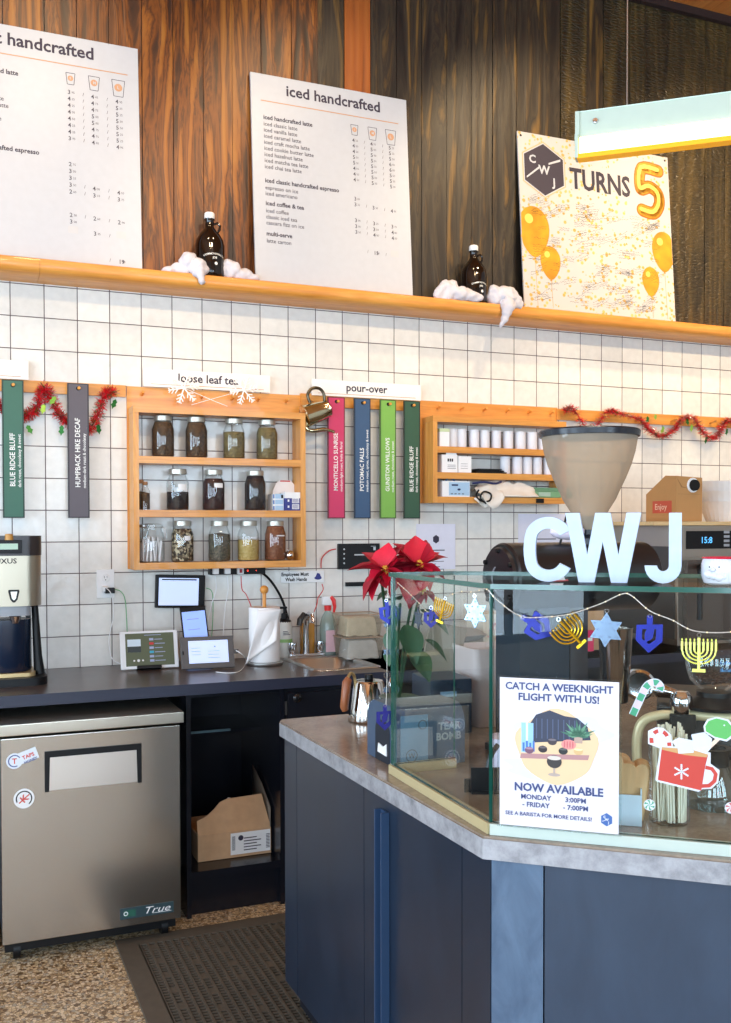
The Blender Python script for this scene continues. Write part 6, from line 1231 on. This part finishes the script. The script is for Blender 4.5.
for (px,py,y,dr,L) in ((396,606,-1.90,(-.3,-.2,-.85),.10),(394,628,-1.92,(-.25,-.2,-.8),.095),(390,648,-1.92,(-.2,-.3,-.6),.06),(400,600,-1.93,(-.6,-.4,.1),.09),(405,625,-1.95,(.1,-.5,-.8),.13),(420,610,-1.93,(.5,-.4,-.4),.12),(412,650,-1.95,(.2,-.6,-.6),.12),(396,590,-1.9,(-.9,-.3,-.2),.09),(425,640,-1.9,(.6,-.3,-.5),.10)):
    leaf(onY(px,py,y)-vb,dr,L*.85,L*.27,GRN,.15,.2).build('green_leaf',t,recalc=False,ang=80)
for (px,py,y) in ((381,572,-1.95),(418,568,-1.94),(420,590,-1.89),(400,600,-1.92)):
    e=onY(px,py,y)-vb; b=B(GRN); b.tube(catmull([(0,0,.1),(e.x*.4,e.y*.3,e.z*.55),(e.x,e.y,e.z-.01)],5),.004,6,GRN); b.build('stem',t)
# ---- things between the bar end and the case
q=onZ(444,735,BT); t=thing('receipt_printer','dark blue-grey receipt printer seen through the side pane of the case','printer',(1.02,-1.83,BT+.001),-.1); b=B(mat('printer_dark',(36,50,68),.35)); b.box(0,.13,0,.16,0,.16,None,bev=.008); b.build('printer_body',t); b=B(SW); b.box(.03,.08,-.002,0,.11,.125,mat('pale_blue_slot',(130,168,196),.4)); b.build('paper_slot',t)
t=thing('grey_binder','grey folder leaning upright behind the poinsettia','binder',(1.12,-1.62,BT+.001),(0,.22,-.2)); b=B(mat('warm_grey_board',(150,140,124),.6)); b.box(-.06,.06,0,.014,0,.30,None,bev=.002); b.build('folder_cover',t)
BG=mat('silver_grey_bag',(150,142,134),.45,.2,bump=.4,bs=30)
for k,(px,zz,l) in enumerate(((462,.0,'lower grey foil coffee bag of the two behind the side pane'),(465,.066,'upper grey foil coffee bag of the two behind the side pane'))):
    q=onY(px,640,-.35); b=B(BG); b.grid(lambda u,v:((u-.5)*.21,(v-.5)*.14,.066*(.5+.5*(1-(2*u-1)**4)*(1-(2*v-1)**4))),14,10); b.grid(lambda u,v:((u-.5)*.21,(v-.5)*.14,.066*(.5-.5*(1-(2*u-1)**4)*(1-(2*v-1)**4))),14,10); tag(b.build('coffee_bag',loc=(q.x-.02,-.35,CZ+.002+zz*1.0),rot=.1*k,dedup=True),l,'bag')
PKB=mat('pale_pink_plastic',(226,210,206),.4); q=onY(492,700,-1.75); t=thing('plastic_bin','large pale pinkish white plastic bin behind the case','storage bin',(1.30,-1.72,BT+.001),-.05)
b=B(PKB); P0=rr(.095,.07,.02); P1=rr(.115,.085,.02); A=[b.v((x,y,0)) for x,y in P0]; C=[b.v((x,y,.235)) for x,y in P1]; b.f(A[::-1])
for i in range(len(A)): b.f([A[i],A[(i+1)%len(A)],C[(i+1)%len(A)],C[i]])
D=[b.v((x*.96,y*.95,.235)) for x,y in P1]; E_=[b.v((x*.95,y*.93,.06)) for x,y in P0]
for i in range(len(A)): b.f([C[i],C[(i+1)%len(A)],D[(i+1)%len(A)],D[i]]); b.f([D[i],D[(i+1)%len(A)],E_[(i+1)%len(A)],E_[i]])
b.f(E_); b.build('bin_body',t); b=B(mat('faint_red_print',(226,170,170),.5)); b.box(-.04,.04,-.0845,-.0825,.15,.156); b.build('red_print',t)
t=thing('small_tub','small lilac white plastic tub inside the case behind the card stand','tub',(1.02,-2.27,BT+.001),ADIAG); b=B(mat('lilac_white_plastic',(206,200,222),.4)); b.prism(rr(.05,.04,.015),0,.085); b.build('tub_body',t)
q=onZ(487,800,BT); t=thing('card_stand','small black wedge stand with a silver arm inside the case corner','stand',(q.x+.03,q.y+.055,BT+.001),ADIAG+.3); b=B(BLACK); b.prism([(-.035,-.02),(.035,-.02),(.035,.02),(-.035,.02)],0,.004,BLACK); b.box(-.035,.035,-.003,.003,.004,.055,BLACK); b.box(-.05,-.036,-.004,.004,0,.03,BLACK); b.build('stand_body',t); b=B(mat('dark_arm',(70,72,76),.3,.6)); b.tube(catmull([(.0,.01,.03),(.012,.02,.075),(.03,.03,.10)],4),.006,8); b.build('arm',t)
s0=du(.10,.20,BT+.004); cable('thin_cable',[du(.0,.30,BT+.004),du(.04,.24,BT+.004),du(.10,.25,BT+.004),du(.16,.18,BT+.02)],.002,BLACK,'thin black cable on the bar inside the case')
# things on the back worktop seen under the grinder
q=onY(581,652,-.40); t=thing('cardboard_box','plain tan cardboard box on the back worktop under the grinder','box',(q.x-.09,-.40,CZ+.001)); b=B(CARD); b.box(0,.22,0,.20,0,.21,CARD); b.build('box_body',t)
q=onY(591,650,-.46); t=thing('pink_packet','small pink packet standing in front of the tan cardboard box','packet',(q.x,-.44,CZ+.001)); b=B(mat('hot_pink_card',(226,52,100),.5)); b.box(-.03,.03,0,.02,0,.10); b.build('packet_body',t); b=B(PAPER); b.box(-.022,.022,-.001,0,.05,.065,PAPER); b.build('white_print',t)
q=onY(489,630,-.35); t=thing('printed_carton','low cream carton with faint pink print on the back worktop','box',(q.x-.03,-.35,CZ+.001)); b=B(mat('cream_carton',(226,212,190),.6)); b.box(0,.16,0,.16,0,.19); b.build('carton',t); b=B(mat('pink_print_ink',(222,140,140),.6)); r=random.Random(8)
for k in range(14): x=r.uniform(.02,.13); z=r.uniform(.06,.14); rect(b,x,x+.02,z,z+.008,-.0006,None)
b.build('pink_print',t)
# ============================================================ OVEN + THINGS ON IT
ox=2.925; OW=.72; OZ0=CZ+.001; OZ1=1.515; t=thing('speed_oven','stainless countertop oven with a black digital display beside the wall','oven',(ox,-.65,CZ)); OS=steel('oven_steel',(176,168,158),.3,'X'); OSd=mat('oven_dark_panel',(84,80,78),.35,.6)
b=B(OS); b.box(0,OW,.02,.60,.03,OZ1-CZ,OS,bev=.004); b.build('oven_body',t)
b=B(OS); b.box(0,OW,0,.019,OZ1-CZ-.15,OZ1-CZ-.002,OS,bev=.002); b.build('control_panel',t)
p=onY(686,540,-.65).x-ox; zz1=onY(690,531,-.65).z-CZ; zz0=onY(690,549,-.65).z-CZ; b=B(BLACK); b.box(p,p+.42,-.003,-.0002,zz0,zz1,BLACK); b.build('display_panel',t)
b=B(mat('display_cyan',(90,180,240),.4,emit=2.)); qx=onY(700,543,-.65).x-ox; write(b,'15:8',.042,qx,(zz0+zz1)/2-.015,-.0036,None,.01); b.build('display_digits',t)
b=B(mat('key_grey',(160,164,170),.5)); 
for i in range(3):
    for j in range(4): rect(b,p+.225+i*.05,p+.26+i*.05,zz0+.01+j*.021,zz0+.022+j*.021,-.0036,None)
b.build('keypad',t)
b=B(mat('oven_door_dark',(96,86,80),.25,.5)); b.box(.03,OW-.01,-.012,.019,.05,OZ1-CZ-.165,None,bev=.004); b.build('door',t)
b=B(BLACK); b.tube(catmull([(.30,-.014,.405),(.08,-.055,.405),(.062,-.06,.385),(.060,-.06,.16)],5),.013,10,BLACK); b.build('handle',t)
b=B(OSd); b.box(-.004,-.0004,.04,.58,.06,.50,OSd); b.build('side_panel',t); b=B(BLACK)
for r0 in range(4):
    for k in range(14): b.box(-.006,-.0044,.24+k*.016,.25+k*.016,.40+r0*.027,.415+r0*.027,BLACK)
b.build('side_vents',t)['kind']='stuff'
for x in (.06,OW-.06):
    for y in (.06,.55): b=B(BLACK); b.lathe([(.02,0),(.02,.03)],12,BLACK,c=(x,y,0)); b.build('foot',t)
b=B(OAK); b.box(-.16,OW+.05,-.02,.60,0,.018,wood('pale_cutting_board',(214,176,120),(228,194,140),(236,206,156),'X')); tag(b.build('wooden_board',loc=(ox,-.63,OZ1)),'pale wooden board lying on top of the oven','board')
ZB=OZ1+.018
# enjoy box
f0=onY(645,518,-.42); f1=onY(675,519,-.60); f2=onY(702,518,-.5)
t=thing('takeaway_coffee_box','brown takeaway coffee carton with red panel and round spout on the oven','carton',(onY(676,519,-.58).x,-.58,ZB+.001),0); CB=mat('kraft_carton',(186,138,84),.7); 
Wf=onY(702,519,-.58).x-onY(676,519,-.58).x; hF=onY(676,476,-.58).z-ZB; dL=.22
b=B(CB); xb_=0
# body: front face (x-z) at y=0, going back to dL; left side slopes up
V=lambda x,y,z:b.v((x,y,z))
a=[V(0,0,0),V(Wf,0,0),V(Wf,0,hF*.97),V(0,0,hF)]; c=[V(0,dL,0),V(Wf,dL,0),V(Wf,dL,hF*.7),V(0,dL,hF*.62)]
top=[V(0,dL*.35,hF*1.02),V(Wf,dL*.35,hF)]
b.f([a[0],a[1],a[2],a[3]]); b.f([c[1],c[0],c[3],c[2]]); b.f([a[1],c[1],c[2],top[1],a[2]]); b.f([c[0],a[0],a[3],top[0],c[3]]); b.f([a[3],a[2],top[1],top[0]]); b.f([top[0],top[1],c[2],c[3]]); b.f([a[0],c[0],c[1],a[1]]); b.build('carton_body',t)
b=B(mat('enjoy_red',(196,84,60),.6)); b.poly([(-.0008,.03,.04),(-.0008,.17,.04),(-.0008,.17,.10),(-.0008,.03,.10)],None); M_=TR(-.0014,.165,.058)@RZ(-PI/2); b.M=M_; write(b,'Enjoy',.04,0.012,0,0,mat('enjoy_cream',(240,200,170),.6),.01); b.build('red_panel',t)
b=B(CORK); rect(b,.01,Wf-.01,hF*.60,hF*.605,-.0008,mat('carton_crease',(150,108,64),.7)); b.poly([(.0,-.0008,hF*.98),(.03,-.0008,hF*.75),(Wf*.55,-.0008,hF*.72),(Wf*.5,-.0008,hF*.73),(.036,-.0008,hF*.77)],mat('carton_crease',(0,0,0))); b.build('fold_lines',t)
b=B(WHITE); b.at(TR(Wf*.64,0,hF*.80)@RX(PI/2)).lathe([(0,.004),(.034,.004),(.036,0)],26,WHITE); b.at(TR(Wf*.66,-.004,hF*.80)@RX(PI/2)).lathe([(0,.012),(.026,.012),(.028,0)],26,BLACK); b.build('spout_cap',t)
# filters
q=onY(727,519,-.40); t0=None; FM=mat('coffee_filter_paper',(250,248,244),.85)
for k in range(3):
    b=B(FM); z=.052*k; b.lathe([(0,.003),(.085,0),(.125,.10),(.127,.102),(.120,.10),(.082,.008),(0,.008)],56,FM,flute=1,fa=.004)
    o=b.build('coffee_filters',loc=(q.x,-.38,ZB+.001+z)); tag(o,['bottom nest of fluted white paper coffee filters on the oven','middle nest of fluted white paper coffee filters on the oven','top nest of fluted white paper coffee filters on the oven'][k],'coffee filters','nested coffee filters')
# parts that sit on another part go one level deeper
NEST={'handle_frame':'door','handle_plate':'door','nameplate':'door','round_tagged_sticker':'door','round_sticker':'door','knob':'door','bottle_print':'bottle_body','socket':'cover_plate','label_print':'shipping_label','shipping_label':'box_body',
'indicator_light':'strip_body','display_digits':'display_panel','keypad':'control_panel','display_panel':'control_panel','lcd_display':'display_housing','badge_centre':'badge','arched_opening':'dispenser_body','napkin_tip':'arched_opening','printed_logos':'dispenser_body',
'page_graphics':'screen','cover_bolt':'end_cover','grind_scale':'end_cover','warning_triangle':'motor_body','warning_label':'motor_body','clear_cup_rim':'clear_cup','small_lettering':'board','lettering':'board','peg_hole':'board','icons':'panel_body','rim':'bin_body','printed_picture':'paper_sheet','hexagon_logo':'paper_sheet','side_vents':'side_panel'}
def base(o): return o.name.split('.')[0]
for o in list(bpy.data.objects):
    if o.parent is None and o.type=='EMPTY':
        ch=children(o); by={}
        for c in ch: by.setdefault(base(c),c)
        moves=[(c,by[NEST[base(c)]]) for c in ch if base(c) in NEST and NEST[base(c)] in by and by[NEST[base(c)]] is not c]
        if o['category']=='oven':
            for c in ch:
                if base(c)=='handle': moves.append((c,by['door']))
        done=set()
        for c,p in moves:
            if NEST.get(base(p)) in by: p=by[NEST[base(p)]]      # never deeper than sub-part
            c.parent=p
# ============================================================ LIGHT
def area(n,loc,rot,sx,sy,p,c):
    l=bpy.data.lights.new(n,'AREA'); l.shape='RECTANGLE'; l.size=sx; l.size_y=sy; l.energy=p; l.color=c; o=bpy.data.objects.new(n,l); COL.objects.link(o); o.location=loc; o.rotation_euler=rot; return o
DAY=(.64,.82,1.)
for h in LH: area('window_daylight',(XL-.14,(h[0]+h[1])/2,(h[2]+h[3])/2),(0,-PI/2,0),h[3]-h[2],h[1]-h[0],270,DAY)
for h in RH: area('window_daylight',((h[0]+h[1])/2,YB-.14,(h[2]+h[3])/2),(PI/2,0,0),h[1]-h[0],h[3]-h[2],280,DAY)
WARM=(1.,.74,.44)
def spot(loc,tgt,p,c=WARM,ang=1.3,rad=.08,bl=.8):
    l=bpy.data.lights.new('ceiling_and_fill_spot','SPOT'); l.energy=p; l.color=c; l.spot_size=ang; l.spot_blend=bl; l.shadow_soft_size=rad; o=bpy.data.objects.new('ceiling_and_fill_spot',l); COL.objects.link(o); o.location=loc; o.rotation_euler=(Vector(tgt)-Vector(loc)).to_track_quat('-Z','Y').to_euler(); return o
for x,p in ((.1,250),(1.1,270),(2.1,290),(3.1,380),(4.0,480)): spot((x,-3.3,4.15),(x+.1,0,2.60),p,ang=.62)
for x,p in ((.2,90),(1.4,100),(2.6,220),(3.7,240)): spot((x,-1.4,4.2),(x,0,3.1),p,ang=1.1)
for x,y,p in ((1.2,-2.3,90),(1.9,-2.0,100),(3.1,-1.6,160)): spot((x,y,4.2),(x,y+.3,.9),p,(1.,.88,.72),1.1)  # fill spots added over the bar to brighten the case interior
w=bpy.data.worlds.new('daylight'); SC.world=w; w.use_nodes=True; bg=w.node_tree.nodes['Background']; bg.inputs[0].default_value=(.72,.85,1,1); bg.inputs[1].default_value=1.6
# ============================================================ CAMERA
cam=bpy.data.cameras.new('camera'); co=bpy.data.objects.new('camera',cam); COL.objects.link(co); SC.camera=co
co.matrix_world=Matrix((( _R.x,_U.x,-_F.x,CAM.x),(_R.y,_U.y,-_F.y,CAM.y),(_R.z,_U.z,-_F.z,CAM.z),(0,0,0,1)))
cam.sensor_fit='HORIZONTAL'; cam.sensor_width=36; cam.lens=F*36/731; cam.shift_y=SHY/731; cam.clip_start=.05
SC.view_settings.view_transform='Standard'; SC.view_settings.look='None'; SC.view_settings.exposure=-.9; SC.view_settings.gamma=1; SC.view_settings.use_curve_mapping=False
SC.cycles.max_bounces=8; SC.cycles.transparent_max_bounces=24; SC.cycles.caustics_reflective=False; SC.cycles.caustics_refractive=False; SC.cycles.sample_clamp_indirect=6; SC.cycles.use_denoising=True
